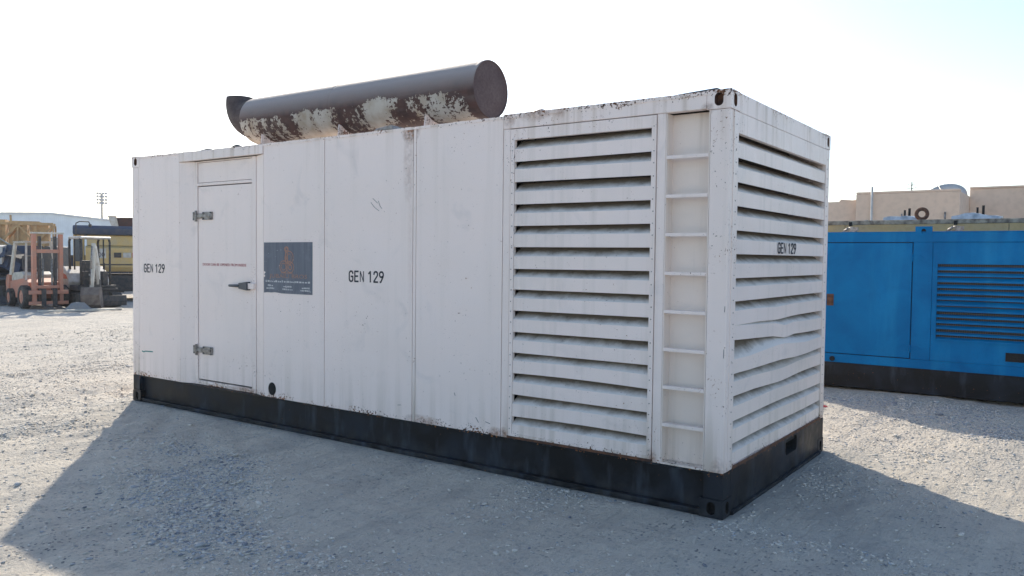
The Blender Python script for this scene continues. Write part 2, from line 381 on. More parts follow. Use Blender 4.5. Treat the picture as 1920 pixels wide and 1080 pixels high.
gx = graded(-8.5, 3.0, 0.036, -2500, 2500, 1.05); gy = graded(-3.4, 5.6, 0.036, -2500, 2500, 1.05)
XX, YY = np.meshgrid(gx, gy, indexing='ij'); ZZ = height(XX, YY)
nx, ny = len(gx), len(gy)
co = np.stack([XX, YY, ZZ], -1).reshape(-1, 3)
i = (np.arange(nx - 1)[:, None] * ny + np.arange(ny - 1)[None, :]).ravel()
quads = np.stack([i, i + ny, i + ny + 1, i + 1], -1)
def fast_mesh(name, co, faces, k):
    me = bpy.data.meshes.new(name); me.vertices.add(len(co)); me.vertices.foreach_set('co', co.astype(np.float32).ravel())
    me.loops.add(faces.size); me.loops.foreach_set('vertex_index', faces.astype(np.int32).ravel())
    me.polygons.add(len(faces)); me.polygons.foreach_set('loop_start', np.arange(0, faces.size, k, dtype=np.int32))
    me.polygons.foreach_set('loop_total', np.full(len(faces), k, dtype=np.int32))
    return me
gm = fast_mesh('ground', co, quads, 4); gm.polygons.foreach_set('use_smooth', np.ones(len(quads), bool)); gm.update(); gm.validate()
gm.materials.append(ground_mat())
ground = bpy.data.objects.new('ground', gm); COL.objects.link(ground); ground['kind'] = 'structure'

# ------------------------------------------------------------------ loose gravel (nobody could count it)
def gravel(n_tot):
    px = rng.uniform(-17, 4.2, n_tot * 16); py = rng.uniform(-4.2, 6.4, n_tot * 16)
    den = 0.022 + 0.035 * (px < -4.8 - .6 * py) * np.clip((px + 17) / 9, 0, 1) + 0.03 * (py > 1.2) + 0.35 * np.clip(NZ[9](px / 1.3, py / 1.3) * 4 - 0.9, 0, 1)
    for cx, cy, sx, sy, a in ((-3.6, -1.6, .55, .38, 1.4), (-3.0, -2.0, .5, .3, 1.5), (-2.3, -2.35, .6, .25, 1.3), (-4.5, -1.0, .6, .25, .8), (-1.5, -2.2, .5, .3, .5),
                              (-.2, 5.6, 1.6, .45, .9), (1.0, 4.6, 1.2, .5, .8), (.6, 3.2, 1.0, .8, .25), (-8.5, -.5, 2.0, 1.2, .14), (.3, 1.6, .8, .7, .16)):
        den += a * np.exp(-((px - cx) / sx) ** 2 - ((py - cy) / sy) ** 2) * (0.35 + 1.2 * np.clip(NZ[10](px / .33, py / .33) + .45, 0, 1))
    base_den = den.copy()
    inside = (px > -L - .05) & (px < .06) & (py > -.04) & (py < W + .05)
    keep = (rng.random(len(px)) < den) & ~inside
    px, py, base_den = px[keep][:n_tot], py[keep][:n_tot], base_den[keep][:n_tot]; n = len(px)
    t = (1 + 5 ** .5) / 2
    iv = np.array([(-1, t, 0), (1, t, 0), (-1, -t, 0), (1, -t, 0), (0, -1, t), (0, 1, t), (0, -1, -t), (0, 1, -t), (t, 0, -1), (t, 0, 1), (-t, 0, -1), (-t, 0, 1)]) / 1.9
    fi = np.array([(0, 11, 5), (0, 5, 1), (0, 1, 7), (0, 7, 10), (0, 10, 11), (1, 5, 9), (5, 11, 4), (11, 10, 2), (10, 7, 6), (7, 1, 8), (3, 9, 4), (3, 4, 2), (3, 2, 6), (3, 6, 8), (3, 8, 9), (4, 9, 5), (2, 4, 11), (6, 2, 10), (8, 6, 7), (9, 8, 1)])
    s = 0.0045 + 0.0105 * rng.random(n) ** 2.2; s[rng.random(n) < .012] *= 2.2
    v = iv[None] * (1 + 0.55 * (rng.random((n, 12, 1)) - .5))
    sc3 = np.stack([s * rng.uniform(.8, 1.8, n), s * rng.uniform(.7, 1.2, n), s * rng.uniform(.25, .6, n)], -1)
    v = v * sc3[:, None]
    a = rng.uniform(0, 2 * pi, n); ca, sa = np.cos(a)[:, None], np.sin(a)[:, None]
    x = v[..., 0] * ca - v[..., 1] * sa; y = v[..., 0] * sa + v[..., 1] * ca
    tilt = rng.uniform(-.35, .35, n)[:, None]; z = v[..., 2] + x * tilt
    P = np.stack([x + px[:, None], y + py[:, None], z + (height(px, py) + sc3[:, 2] * .25)[:, None]], -1).reshape(-1, 3)
    F = (fi[None] + (np.arange(n) * 12)[:, None, None]).reshape(-1, 3)
    me = fast_mesh('gravel', P, F, 3)
    for nm, c in (('gravel_pale', (0.66, 0.61, 0.53)), ('gravel_grey', (0.42, 0.43, 0.44)), ('gravel_slate', (0.22, 0.235, 0.26))):
        me.materials.append(simple(nm, c, 0.9, var=.3, scale=25))
    me.polygons.foreach_set('material_index', np.repeat(np.where(base_den > .45, rng.choice(3, n, p=[.45, .43, .12]), rng.choice(3, n, p=[.82, .16, .02])), 20).astype(np.int32)); me.update(); me.validate()
    o = bpy.data.objects.new('gravel', me); COL.objects.link(o)
    return tag(o, 'loose grey and pale crushed stones scattered over the sandy yard', 'gravel', kind='stuff')
gravel(70000)

# ------------------------------------------------------------------ the white containerised generator
ORG = Vector((-L / 2, W / 2, 0))
gen = thing('generator_container', 'weathered white containerised generator with louvred end, rusty roof muffler and black base', 'generator', ORG)
ZB = 0.315                                   # bottom of the white cladding
PW = 0.14                                    # corner post width
T = 0.03
def sbox(x0, x1, z0, z1, y0=0.0, y1=T, name='side_panel', mat='white', bevel=0.003, parent=gen):
    return mk(MB().box(x0, x1, y0, y1, z0, z1), name, mat, parent, bevel)

# base skid
b = MB()
for y, s in ((0, 1), (W, -1)):               # long I-beams: set-back web, projecting lower flange
    ys = sorted((y + s * .055, y + s * .075)); b.box(-L + PW, -PW, ys[0], ys[1], .045, .30)
    ys = sorted((y + s * .004, y + s * .13)); b.box(-L + PW, -PW, ys[0], ys[1], .004, .045)
    ys = sorted((y + s * .010, y + s * .13)); b.box(-L + PW, -PW, ys[0], ys[1], .296, .312)
base = mk(b, 'base_beam', 'black', gen, 0.004)
mk(MB().box(-L + .02, -.02, .08, W - .08, .262, .29), 'floor_plate', 'dark', gen)
b = MB(); b.box(-L, -L + .05, PW, W - PW, .004, .312)
mk(b, 'end_beam', 'black', gen, 0.004)
b = MB()                                     # end beam with two forklift pockets
b.box(-.03, 0, PW, 1.10, .004, .312); b.box(-.03, 0, 1.97, W - PW, .004, .312); b.box(-.03, 0, 1.10, 1.97, .004, .16)
b.holeplate((0, 1.535, .236), (0, 1, 0), (0, 0, 1), (1, 0, 0), .87, .152, .31, .128, .16, .3)
b.box(-.05, .022, PW, W - PW, .004, .03)
mk(b, 'end_beam', ['black', 'soot'], gen)

# corner posts and castings
def casting(px, py, z0, mat, sx, sy):
    """sx, sy: +1 if the block's outer face looks towards +x / +y"""
    s_, h_ = .165, .128; e = .003
    b = MB(); x1 = px + sx * e; y1 = py + sy * e; x0 = px - sx * s_; y0 = py - sy * s_
    cx, cy, cz = (x0 + x1) / 2, (y0 + y1) / 2, z0 + h_ / 2; w_ = s_ + e
    b.holeplate((cx, y1, cz), (1, 0, 0), (0, 0, 1), (0, sy, 0), w_, h_, .062, .088, .05)
    b.holeplate((x1, cy, cz), (0, 1, 0), (0, 0, 1), (sx, 0, 0), w_, h_, .062, .088, .05)
    X = sorted((x0, x1)); Y = sorted((y0, y1))
    for z, c in ((z0, 0), (z0 + h_, 1)):
        b.add([(X[0], Y[0], z), (X[1], Y[0], z), (X[1], Y[1], z), (X[0], Y[1], z)], [(0, 1, 2, 3)])
    b.add([(x0, Y[0], z0), (x0, Y[1], z0), (x0, Y[1], z0 + h_), (x0, Y[0], z0 + h_)], [(0, 1, 2, 3)])
    b.add([(X[0], y0, z0), (X[1], y0, z0), (X[1], y0, z0 + h_), (X[0], y0, z0 + h_)], [(0, 1, 2, 3)])
    o = mk(b, 'corner_casting', [mat, 'rust' if mat == 'white_trim' else 'soot'], gen)
    return o
for px, sx in ((0, 1), (-L, -1)):
    for py, sy in ((0, -1), (W, 1)):
        casting(px, py, .002, 'black', sx, sy); casting(px, py, H - .128, 'white_trim', sx, sy)
        X = sorted((px, px - sx * PW)); Y = sorted((py, py - sy * PW))
        lo = MB().box(X[0], X[1], Y[0], Y[1], .1305, .3125); mk(lo, 'post_foot', 'black', gen, .006)
        mk(MB().box(X[0], X[1], Y[0], Y[1], .3135, H - .1295), 'corner_post', 'white_trim', gen, .009)

# long side cladding, left to right
sbox(-L + PW + .004, -6.349, ZB, 2.872)
sbox(-6.345, -4.876, 2.782, 2.874, -.012, T, 'lintel', 'white_trim')
mk(MB().prism([(-6.345, 0), (-6.13, .05), (-6.13, .08), (-6.345, .03)], 2, ZB, 2.778), 'splay_panel', 'white', gen)
mk(MB().prism([(-5.05, .05), (-4.875, 0), (-4.875, .03), (-5.05, .08)], 2, ZB, 2.778), 'splay_panel', 'white', gen)
fr = MB()
fr.box(-6.128, -6.074, .042, .085, ZB, 2.776); fr.box(-5.116, -5.052, .042, .085, ZB, 2.776)
fr.box(-6.074, -5.116, .044, .085, 2.508, 2.538); fr.box(-6.074, -5.116, .044, .085, ZB, .362); fr.box(-6.074, -5.116, .044, .085, 2.762, 2.776)
mk(fr, 'door_frame', 'white_trim', gen, .003)
mk(MB().box(-6.070, -5.120, .052, .08, 2.543, 2.758), 'transom_panel', 'white', gen, .003)
mk(MB().box(-6.10, -5.09, .09, .10, ZB, 2.776), 'door_backing', 'dark', gen)
door = mk(MB().box(-6.066, -5.128, .050, .085, .376, 2.498), 'door', 'white', gen, .004)
mk(MB().box(-5.127, -5.117, .056, .07, .376, 2.498), 'door_seal', 'soot', door)
for z in (2.178, .70):                        # strap hinges
    h = MB()
    h.box(-6.145, -6.085, .030, .042, z - .045, z + .045); h.tube((-6.082, .028, z - .06), (-6.082, .028, z + .06), .013, 10)
    h.box(-6.082, -5.98, .034, .049, z - .028, z + .028); h.box(-5.98, -5.80, .036, .049, z - .043, z + .043)
    h.box(-6.08, -5.83, .028, .036, z - .014, z + .014)
    hg = mk(h, 'hinge', 'steel', door, .002)
    sc_ = MB()
    for dx, dz in ((-6.13, .036), (-6.13, -.036), (-5.955, .032), (-5.955, -.032), (-5.82, .034), (-5.82, -.034)):
        sc_.tube((dx, .036 if dx > -6 else .030, z + dz), (dx, .026, z + dz), .009, 8)
    mk(sc_, 'bolt', 'steel_dark', hg)['kind'] = 'stuff'
h = MB(); z = 1.432                           # lever latch
h.tube((-5.46, .010, z - .002), (-5.28, .010, z), .013, 10, .017); h.hexa([(-5.29, .0, z - .03), (-5.15, -.004, z - .045), (-5.15, .05, z - .045), (-5.29, .05, z - .03)],
    [(-5.29, .0, z + .03), (-5.15, -.004, z + .045), (-5.15, .05, z + .045), (-5.29, .05, z + .03)])
hd = mk(h, 'handle', 'steel_dark', door, .005)
mk(MB().box(-5.148, -5.055, .012, .041, z - .03, z + .03), 'latch_keeper', 'white_trim', gen, .003)
p2 = sbox(-4.872, -3.966, ZB, 2.868)
sbox(-3.958, -2.835, ZB, 2.866)
sbox(-2.829, -2.798, ZB, 2.866, name='joint_strip', mat='white_trim')
sbox(-2.792, -1.868, ZB, 2.868)
sbox(-1.862, -1.796, ZB, 2.777, name='joint_strip', mat='white_trim')
for a_, b2 in ((-L + PW, -6.36), (-4.86, -1.80)): mk(MB().box(a_, b2, .034, .040, ZB, 2.86), 'inner_lining', 'dark', gen)
top = sbox(-1.865, -.168, 2.779, 2.896, -.002, .06, 'top_rail', 'white_trim', .006)
sbox(-.528, -.464, ZB, 2.777, 0, .03, 'joint_strip', 'white_trim')
# roof sheet with slightly curled, peeling edge
rf = MB(); n = 60
for k in range(n):
    xa, xb = -L + .10 + (L - .24) * k / n, -L + .10 + (L - .24) * (k + 1) / n
    d = random.uniform(0, .010); hgt = random.uniform(0, .010)
    sag = -.018 * sin(pi * (k / n)) ** .7
    rf.box(xa, xb - .0005, -.004 - d * .4, W + .003, 2.874 + sag, 2.894 + sag + hgt * .4)
rf.box(-.142, -.012, .05, W - .05, 2.872, 2.890); rf.box(-L + .012, -L + .102, .05, W - .05, 2.872, 2.890)
mk(rf, 'roof', 'white_trim', gen)
mk(MB().box(-L + .17, -.17, W - .03, W, ZB, 2.87), 'back_wall', 'white', gen)
mk(MB().box(-L, -L + .03, PW + .004, W - PW - .004, ZB, 2.87), 'end_wall', 'white', gen)

# louvred panels
def slat_mesh(a0, a1, zt, zb, to3, nseg=1, warp=None, slope=.074, run=.100):
    prof = [(0, zb), (0, zt), (run, zt + slope), (run, zt + slope - .006), (.004, zt - .006), (.004, zb)]
    if nseg > 1: pass
    b = MB(); k = len(prof); vs = []
    for j in range(nseg + 1):
        t = j / nseg; a = a0 + (a1 - a0) * t
        for d, z in prof:
            dd, zz = (d, z) if warp is None else warp(t, d, z, zt)
            vs.append(to3(a, dd, zz))
    fs, mi = [], []
    for j in range(nseg):
        for q in range(k):
            fs.append((j * k + q, j * k + (q + 1) % k, (j + 1) * k + (q + 1) % k, (j + 1) * k + q)); mi.append(1 if q == 1 else 0)
    fs += [tuple(range(k))[::-1], tuple(nseg * k + q for q in range(k))]; mi += [0, 0]
    b.v = [tuple(p) for p in vs]; b.f = fs; b.mi = mi; b.sm = [False] * len(fs)
    return b
def louver(a0, a1, z0, z1, ztop, to3, wx, pitch):
    fm = MB()
    for (p, q, e, g_) in ((a0, a0 + wx, z0, z1), (a1 - wx, a1, z0, z1), (a0 + wx, a1 - wx, ztop, z1), (a0 + wx, a1 - wx, z0, z0 + .022)):
        c = [to3(p, -.006, e), to3(q, -.006, e), to3(q, .03, e), to3(p, .03, e)]
        d = [to3(p, -.006, g_), to3(q, -.006, g_), to3(q, .03, g_), to3(p, .03, g_)]
        fm.hexa(c, d)
    mk(fm, 'louver_frame', 'white_trim', gen, .002)
    s_ = MB()
    zz = z0 + .06
    while zz < z1 - .03:
        for a in (a0 + wx * .5, a1 - wx * .5):
            a += random.uniform(-.003, .003); z_ = zz + random.uniform(-.006, .006)
            s_.tube(to3(a, -.005, z_), to3(a, -.009, z_), .0045, 6)
        zz += .085
    o = mk(s_, 'rivet', 'steel', gen); o['kind'] = 'stuff'
    for k in range(14):
        zb = ztop - pitch * (k + 1); zt = zb + .100
        yield k, zt, zb
S3 = lambda a, d, z: (a, d, z)
E3 = lambda a, d, z: (-d, a, z)
for k, zt, zb in louver(-1.79, -.533, .335, 2.772, 2.686, S3, .036, .168):
    if k == 13: zb = .350
    jit = random.uniform(-.006, .006); tw = random.uniform(-.006, .006)
    wp = lambda t, d, z, z0, jit=jit, tw=tw, k=k: (d, z + jit + tw * (t - .5) + (.008 * sin(pi * t) if k in (10, 12) else 0))
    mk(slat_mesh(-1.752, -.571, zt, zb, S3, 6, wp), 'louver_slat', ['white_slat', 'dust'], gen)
def end_warp(k):
    jit = random.uniform(-.003, .003)
    def w_(t, d, z, zt):
        dz = jit
        if k == 7: dz += -.012 * max(0, 1 - abs(t - .42) / .2)
        if k == 8: dz += .066 * max(0, 1 - t / .85) ** 1.2 - .020 * max(0, 1 - abs(t - .5) / .12); d -= .010 * max(0, 1 - abs(t - .5) / .2)
        if k == 9:                                             # knocked outwards, kinked in the middle, flattened slope
            kick = max(0, 1 - abs(t - .55) / .5)
            dz += -.006 + .040 * max(0, 1 - abs(t - .42) / .30) * (.4 if z < zt else 1); d = d * (1.0) - .048 * kick * (1.2 if z <= zt + .001 else .2)
            if z > zt + .05: dz += .012 + .052 * (1 - t); d += .025
        if k == 10: dz += -.012 * max(0, 1 - abs(t - .45) / .25); d -= .012 * max(0, 1 - abs(t - .5) / .3)
        if k > 10: dz += .004 * sin(7 * t + k)
        return d, z + dz
    return w_
for k, zt, zb in louver(.062, W - .062, .322, 2.762, 2.622, E3, .085, .1638):
    if k == 13: zb = .345
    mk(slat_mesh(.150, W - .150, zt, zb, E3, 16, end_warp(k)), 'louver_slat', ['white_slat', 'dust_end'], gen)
eb = MB().box(-.03, .002, PW + .026, W - PW - .026, 2.766, 2.898); mk(eb, 'top_rail', 'white_trim', gen, .005)
sill = MB().box(-.03, .010, .15, W - .15, .318, .343); mk(sill, 'sill', 'rust', gen, .003)
sill = MB().box(-1.80, -.53, -.009, .03, .3155, .334); mk(sill, 'sill', 'rust', gen, .003)
mk(MB().box(-1.85, -.36, .42, .44, .30, 2.86), 'unseen_louver_backing', 'backing_brown', gen)  # unseen dark panels added behind both louvres to keep the openings dark
mk(MB().box(-.36, -.34, .16, W - .1, .30, 2.86), 'unseen_louver_backing', 'backing_brown', gen)

# recessed ladder
lr = MB(); d = .105
lr.box(-.462, -.142, d, d + .012, ZB + .012, 2.776)
lr.box(-.4625, -.455, .004, d, ZB + .012, 2.776); lr.box(-.149, -.1415, .004, d, ZB + .012, 2.776)
lr.box(-.462, -.142, .004, d + .01, ZB, ZB + .011)
mk(lr, 'ladder_recess', 'cream_recess', gen)
for z in (2.47, 2.20, 1.932, 1.662, 1.394, 1.127, .861, .595):
    o = mk(MB().prism([(.0, z - .012), (.0, z + .012), (.05, z + .012), (.05, z + .006), (.006, z + .006), (.006, z - .012)], 0, -.4545, -.1495), 'rung', 'white_trim', gen, .002)

# dark seam-edge dents, scratches, soot hole
def scratch(pts, wdt, mat, y=-.0012):
    m = MB()
    for (xa, za), (xb, zb) in zip(pts[:-1], pts[1:]):
        m.bar((xa, y, za), (xb, y, zb), .002, wdt)
    return mk(m, 'scratch', mat, gen)
for pts in ([(-3.32, 2.28), (-3.26, 2.235)], [(-3.345, 2.245), (-3.30, 2.20), (-3.24, 2.165)], [(-3.25, 2.255), (-3.23, 2.21), (-3.205, 2.185)],
            [(-2.12, .44), (-2.09, .40)], [(-2.02, .415), (-1.97, .405)], [(-2.35, .62), (-2.34, .595)], [(-3.0, .44), (-2.96, .445)], [(-.012, 1.16), (-.014, 1.10)], [(-.011, 1.45), (-.013, 1.41)]):
    scratch(pts, .0032, 'steel_dark')
g_ = scratch([(-7.13, .607), (-7.09, .600), (-7.06, .610), (-6.90, .615)], .012, 'green_ink'); g_.name = 'paint_mark'
hp = MB()
n = 20; vs = []
for rr, yy in ((.060, -.0015), (.047, -.008), (.034, -.008), (.026, .010)):
    vs += [(-4.735 + rr * cos(2 * pi * k / n), yy, .405 + rr * 1.1 * sin(2 * pi * k / n)) for k in range(n)]
hp.add(vs, [(j * n + k, j * n + (k + 1) % n, (j + 1) * n + (k + 1) % n, (j + 1) * n + k) for j in range(3) for k in range(n)] + [tuple(range(3 * n, 4 * n))] + [tuple(range(2 * n, 3 * n))])
mk(hp, 'drain_port', 'soot', gen)

# lettering
stencil('GEN 129', (-7.075, 0, 1.545), (1, 0, 0), (0, 0, 1), (0, -1, 0), .425, .088, 'ink', gen)
stencil('GEN 129', (-3.625, 0, 1.525), (1, 0, 0), (0, 0, 1), (0, -1, 0), .445, .092, 'ink', gen)
stencil('GEN 129', (.0035, 1.050, 1.820), (0, 1, 0), (0, 0, 1), (1, 0, 0), .47, .075, 'ink', gen)
text('DOOR CAN BE OPENED FROM INSIDE', (-5.985, .050, 1.634), (1, 0, 0), (0, 0, 1), (0, -1, 0), .765, .028, 'red_ink', door)

# placard
def placard_mat():
    g = G('faded_slate_placard', 0.5)
    s = g.noise(1.0, 5, g.scaled((40, 40, 2.5))); n = g.noise(9, 5)
    c = g.mix(g.ramp(s, 0.35, 0.7), (0.085, 0.102, 0.135), (0.135, 0.152, 0.185))
    c = g.mix(g.ramp(n, 0.55, 0.75, 0, .5), c, (0.20, 0.22, 0.26))
    c = g.mix(g.ramp(g.noise(38, 4), 0.69, 0.72), c, (0.55, 0.55, 0.55))
    g.color(c); return g.m
def worn(name, col, back):
    g = G(name, 0.6); g.color(g.mix(g.ramp(g.noise(55, 4), 0.52, 0.66), col, back)); return g.m
M['placard'] = placard_mat()
M['orange_ink'] = worn('worn_orange_print', (0.36, 0.19, 0.13), (0.22, 0.145, 0.13))
M['pale_ink'] = worn('worn_pale_print', (0.55, 0.55, 0.54), (0.22, 0.24, 0.28))
mb = MB(); X0, X1, Z0, Z1 = -4.862, -4.130, 1.377, 1.885
edge = [(X0, Z1), (X1, Z1 + .003), (X1, Z0)]
for k in range(12): edge.append((X1 + (X0 - X1) * (k + 1) / 13, Z0 + (random.uniform(0, .010) if k > 7 else 0)))
edge += [(X0, Z0), (X0, 1.53), (X0 + .022, 1.545), (X0 + .004, 1.565), (X0 + .03, 1.585), (X0, 1.595)]
mb.prism(edge, 1, -.0025, .0)
pl = mk(mb, 'placard', 'placard', gen)
em = MB(); U, V, Nn = (1, 0, 0), (0, 0, 1), (0, -1, 0); py = -.0032; cx = -4.50
em.ring((cx - .012, py, 1.818), U, V, .012, .034, nrm=Nn, th=.0006, ry=.85)
for rx, rz, a, c in ((-.055, 1.645, .052, .063), (-.055, 1.645, .030, .038), (.045, 1.640, .048, .058), (.045, 1.640, .018, .030), (.028, 1.735, .058, .068), (.028, 1.735, .032, .040), (-.005, 1.705, .012, .022)):
    em.ring((cx + rx, py, rz), U, V, a, c, nrm=Nn, th=.0006 + .0002 * len(em.f) / 28 * .3)
em.box(cx - .030, cx - .018, py - .0011, py, 1.66, 1.80); em.box(cx - .002, cx + .010, py - .0014, py, 1.66, 1.79)
em.box(cx - .09, cx + .09, py - .0006, py, 1.578, 1.586)
mk(em, 'emblem', 'orange_ink', pl)
text('JUBAILI BROS', (-4.775, -.0025, 1.520), U, V, Nn, .57, .050, 'orange_ink', pl, th=.0006)
fp = MB(); q = -4.835                          # lines of print too worn to read
while q < -4.17:
    w_ = random.uniform(.012, .034); hh = random.uniform(.012, .020); fp.box(q, q + w_, py - .0006, py, 1.487, 1.487 + hh); q += w_ + random.uniform(.004, .016)
for x0, x1, z in ((-4.56, -4.43, 1.440), (-4.57, -4.42, 1.412), (-4.28, -4.17, 1.432), (-4.30, -4.165, 1.407), (-4.80, -4.72, 1.445), (-4.82, -4.70, 1.418)):
    q = x0
    while q < x1:
        w_ = random.uniform(.012, .03); fp.box(q, min(q + w_, x1), py - .0006, py, z, z + random.uniform(.010, .017)); q += w_ + random.uniform(.003, .008)
mk(fp, 'worn_print', 'pale_ink', pl)['kind'] = 'stuff'

# roof muffler
MY, MZ, MR = 1.25, 3.43, .286
m = MB(); n = 56
rows = [(-6.60, .985), (-6.59, 1.0), (-6.57, 1.0), (-5.03, 1.0), (-5.012, 1.0), (-5.010, .994), (-4.998, .994), (-4.996, 1.0), (-4.98, 1.0), (-3.0, 1.0), (-2.965, 1.0), (-2.96, 1.006), (-2.942, 1.006), (-2.940, .99)]
vs = [(x, MY + MR * q * cos(2 * pi * k / n), MZ + MR * q * sin(2 * pi * k / n)) for x, q in rows for k in range(n)]
m.add(vs, [(j * n + k, j * n + (k + 1) % n, (j + 1) * n + (k + 1) % n, (j + 1) * n + k) for j in range(len(rows) - 1) for k in range(n)], 0, True)
m.add([(-6.60, MY + MR * .985 * cos(2 * pi * k / n), MZ + MR * .985 * sin(2 * pi * k / n)) for k in range(n)], [tuple(range(n))])
muf = mk(m, 'muffler', 'muffler', gen)
m = MB(); vs = []
rings = [(-2.940, .99), (-2.952, .955), (-2.944, .5), (-2.942, .05)]
for x, q in rings: vs += [(x, MY + MR * q * cos(2 * pi * k / n), MZ + MR * q * sin(2 * pi * k / n)) for k in range(n)]
m.add(vs, [(j * n + k, j * n + (k + 1) % n, (j + 1) * n + (k + 1) % n, (j + 1) * n + k) for j in range(3) for k in range(n)] + [tuple(range(3 * n, 4 * n))], 0, False)
mk(m, 'end_cap', 'rust_cap', muf)
m = MB(); vs = []; na = 12                     # upturned outlet elbow, open at the top
for rr in (.258, .250):
    for j in range(na + 1):
        t_ = pi / 2 * j / na; cx_, cz_ = -6.60, 3.765
        for k in range(n):
            a = 2 * pi * k / n; r_ = rr - .092 * (j / na)
            vs.append((cx_ - .375 * sin(t_) - sin(t_) * r_ * cos(a), MY + r_ * sin(a), cz_ - .31 * cos(t_) - cos(t_) * r_ * cos(a)))
fs = []
for o_ in (0, (na + 1)):
    fs += [((o_ + j) * n + k, (o_ + j) * n + (k + 1) % n, (o_ + j + 1) * n + (k + 1) % n, (o_ + j + 1) * n + k) for j in range(na) for k in range(n)]
fs += [(na * n + k, na * n + (k + 1) % n, (2 * na + 1) * n + (k + 1) % n, (2 * na + 1) * n + k) for k in range(n)]
m.add(vs, fs, 0, True)
mk(m, 'outlet_pipe', 'rust_dark', muf)
for x in (-6.25, -3.62, -5.9 + 1.0):
    s_ = MB(); s_.prism([(MY - .26, 2.89), (MY + .26, 2.89), (MY + .22, 3.22), (MY, 3.16), (MY - .22, 3.22)], 0, x, x + .012); s_.box(x - .06, x + .07, MY - .28, MY + .28, 2.886, 2.898)
    mk(s_, 'saddle_bracket', 'white_trim', muf)
# loose sheet scraps lying along the roof edge
for x, y, sx, sy, t, mt in ((-3.35, .12, .24, .16, .03, 'steel'), (-6.15, .16, .22, .14, .02, 'steel'), (-6.5, .3, .18, .10, .035, 'steel_dark'), (-.42, .10, .34, .12, .022, 'steel_dark'), (-1.62, .05, .12, .08, .012, 'white_trim'), (-5.45, .06, .10, .06, .015, 'steel_dark')):
    s_ = MB().hexa([(x, y - sy / 2, 2.893), (x + sx, y - sy / 2, 2.893), (x + sx, y + sy / 2, 2.896), (x, y + sy / 2, 2.895)],
                   [(x + .02, y - sy / 2 + .01, 2.90 + t * .4), (x + sx * .9, y - sy / 2, 2.90 + t), (x + sx, y + sy / 2, 2.90 + t * .5), (x, y + sy / 2, 2.90 + t * .8)])
    mk(s_, 'roof_flashing', mt, gen)

# ------------------------------------------------------------------ blue generator to the right
ORG = Vector((1.9, 7.6, 0)); BY = 6.55; BX0, BX1 = -2.2, 5.2; BD = 2.0
blue = thing('blue_generator', 'blue canopied generator with black base standing beyond the white container', 'generator', ORG)
b = MB().box(BX0 + .01, BX1 - .01, BY + .012, BY + BD - .012, .02, .355)
mk(b, 'base_frame', 'black_plain', blue, .01)
b = MB(); b.box(BX0, BX1, BY, BY + .03, 2.02, 2.147); b.box(BX0, BX1, BY, BY + .03, .352, .472)        # rails
b.box(BX0, BX1, BY + BD - .03, BY + BD, .352, 2.147); b.box(BX0, BX0 + .03, BY + .031, BY + BD - .031, .352, 2.147); b.box(BX1 - .03, BX1, BY + .031, BY + BD - .031, .352, 2.147)
b.box(BX0 + .002, BX1 - .002, BY + .002, BY + BD - .002, 2.1475, 2.160)
mk(b, 'canopy', 'blue', blue, .006)
mk(MB().box(BX0 + .03, BX1 - .03, BY + .035, BY + .045, .36, 2.14), 'inner_liner', 'dark', blue)
for x0, x1 in ((-2.2, -1.20), (.060, .290), (2.55, 2.78)):
    pp = mk(MB().box(x0, x1, BY - .004, BY + .028, .474, 2.018), 'pillar', 'blue', blue, .004)
for x0, x1 in ((-1.195, .055), (2.785, 4.2)):
    dr = mk(MB().box(x0 + .005, x1 - .006, BY - .006, BY + .026, .482, 2.010), 'door', 'blue', blue, .006)
    for z in (1.815, .61):
        h = MB(); h.tube((x1 - .004, BY - .014, z - .05), (x1 - .004, BY - .014, z + .05), .013, 8)
        h.prism([(x1 - .14, z), (x1 - .09, z + .035), (x1 + .09, z + .035), (x1 + .13, z), (x1 + .09, z - .035), (x1 - .09, z - .035)], 1, BY - .011, BY - .004)
        mk(h, 'hinge', 'blue', dr, .002)
lt = MB(); lt.box(-1.02, -.93, BY - .02, BY - .006, 1.14, 1.30); lt.box(-1.00, -.95, BY - .032, BY - .02, 1.18, 1.26)
mk(lt, 'door_latch', 'rust', blue, .003)
kb = MB().tube((-.93, BY + .001, .40), (-.93, BY - .02, .40), .035, 14); mk(kb, 'drain_plug', 'soot', blue)
# louvred panel
PX0, PX1 = .294, 2.546; LX0, LX1, LZ0, LZ1 = .352, 2.47, .745, 1.735
b = MB(); yy = (BY - .004, BY + .026)
b.box(PX0, PX1, *yy, LZ1, 2.016); b.box(PX0, PX1, *yy, .474, LZ0); b.box(PX0, LX0, *yy, LZ0, LZ1); b.box(LX1, PX1, *yy, LZ0, LZ1)
lp = mk(b, 'louver_panel', 'blue', blue)
pt = (LZ1 - LZ0) / 13
for k in range(13):
    z = LZ1 - pt * (k + 1); j = random.uniform(-.012, .012); gap = random.choice((.020, .034, .042))
    q = MB().prism([(BY - .016, z + .004), (BY - .016, z + .010), (BY + .03, z + pt - gap), (BY + .03, z + pt - gap - .006)], 0, LX0 + .002, LX1 - .002)
    q.box(LX0 + .002, LX1 - .002, BY - .017, BY - .012, z - .004, z + .016)
    mk(q, 'louver_slat', 'blue', blue)
q = MB(); x = LX0 + .01
while x < LX1: q.box(x, x + .007, BY + .031, BY + .034, LZ0, LZ1); x += .026
z = LZ0
while z < LZ1: q.box(LX0, LX1, BY + .0342, BY + .0346, z, z + .005); z += .022
w_ = mk(q, 'wire_mesh', 'blue_mesh', blue); w_['kind'] = 'stuff'
b = MB(); b.box(1.14, 1.55, BY - .012, BY - .0045, .53, .64); mk(b, 'vent_opening', 'soot', blue)
lug = MB(); n = 20
lug.holeplate((.178, BY - .010, 2.16), (1, 0, 0), (0, 0, 1), (0, -1, 0), .20, .13, .055, .07, .02)
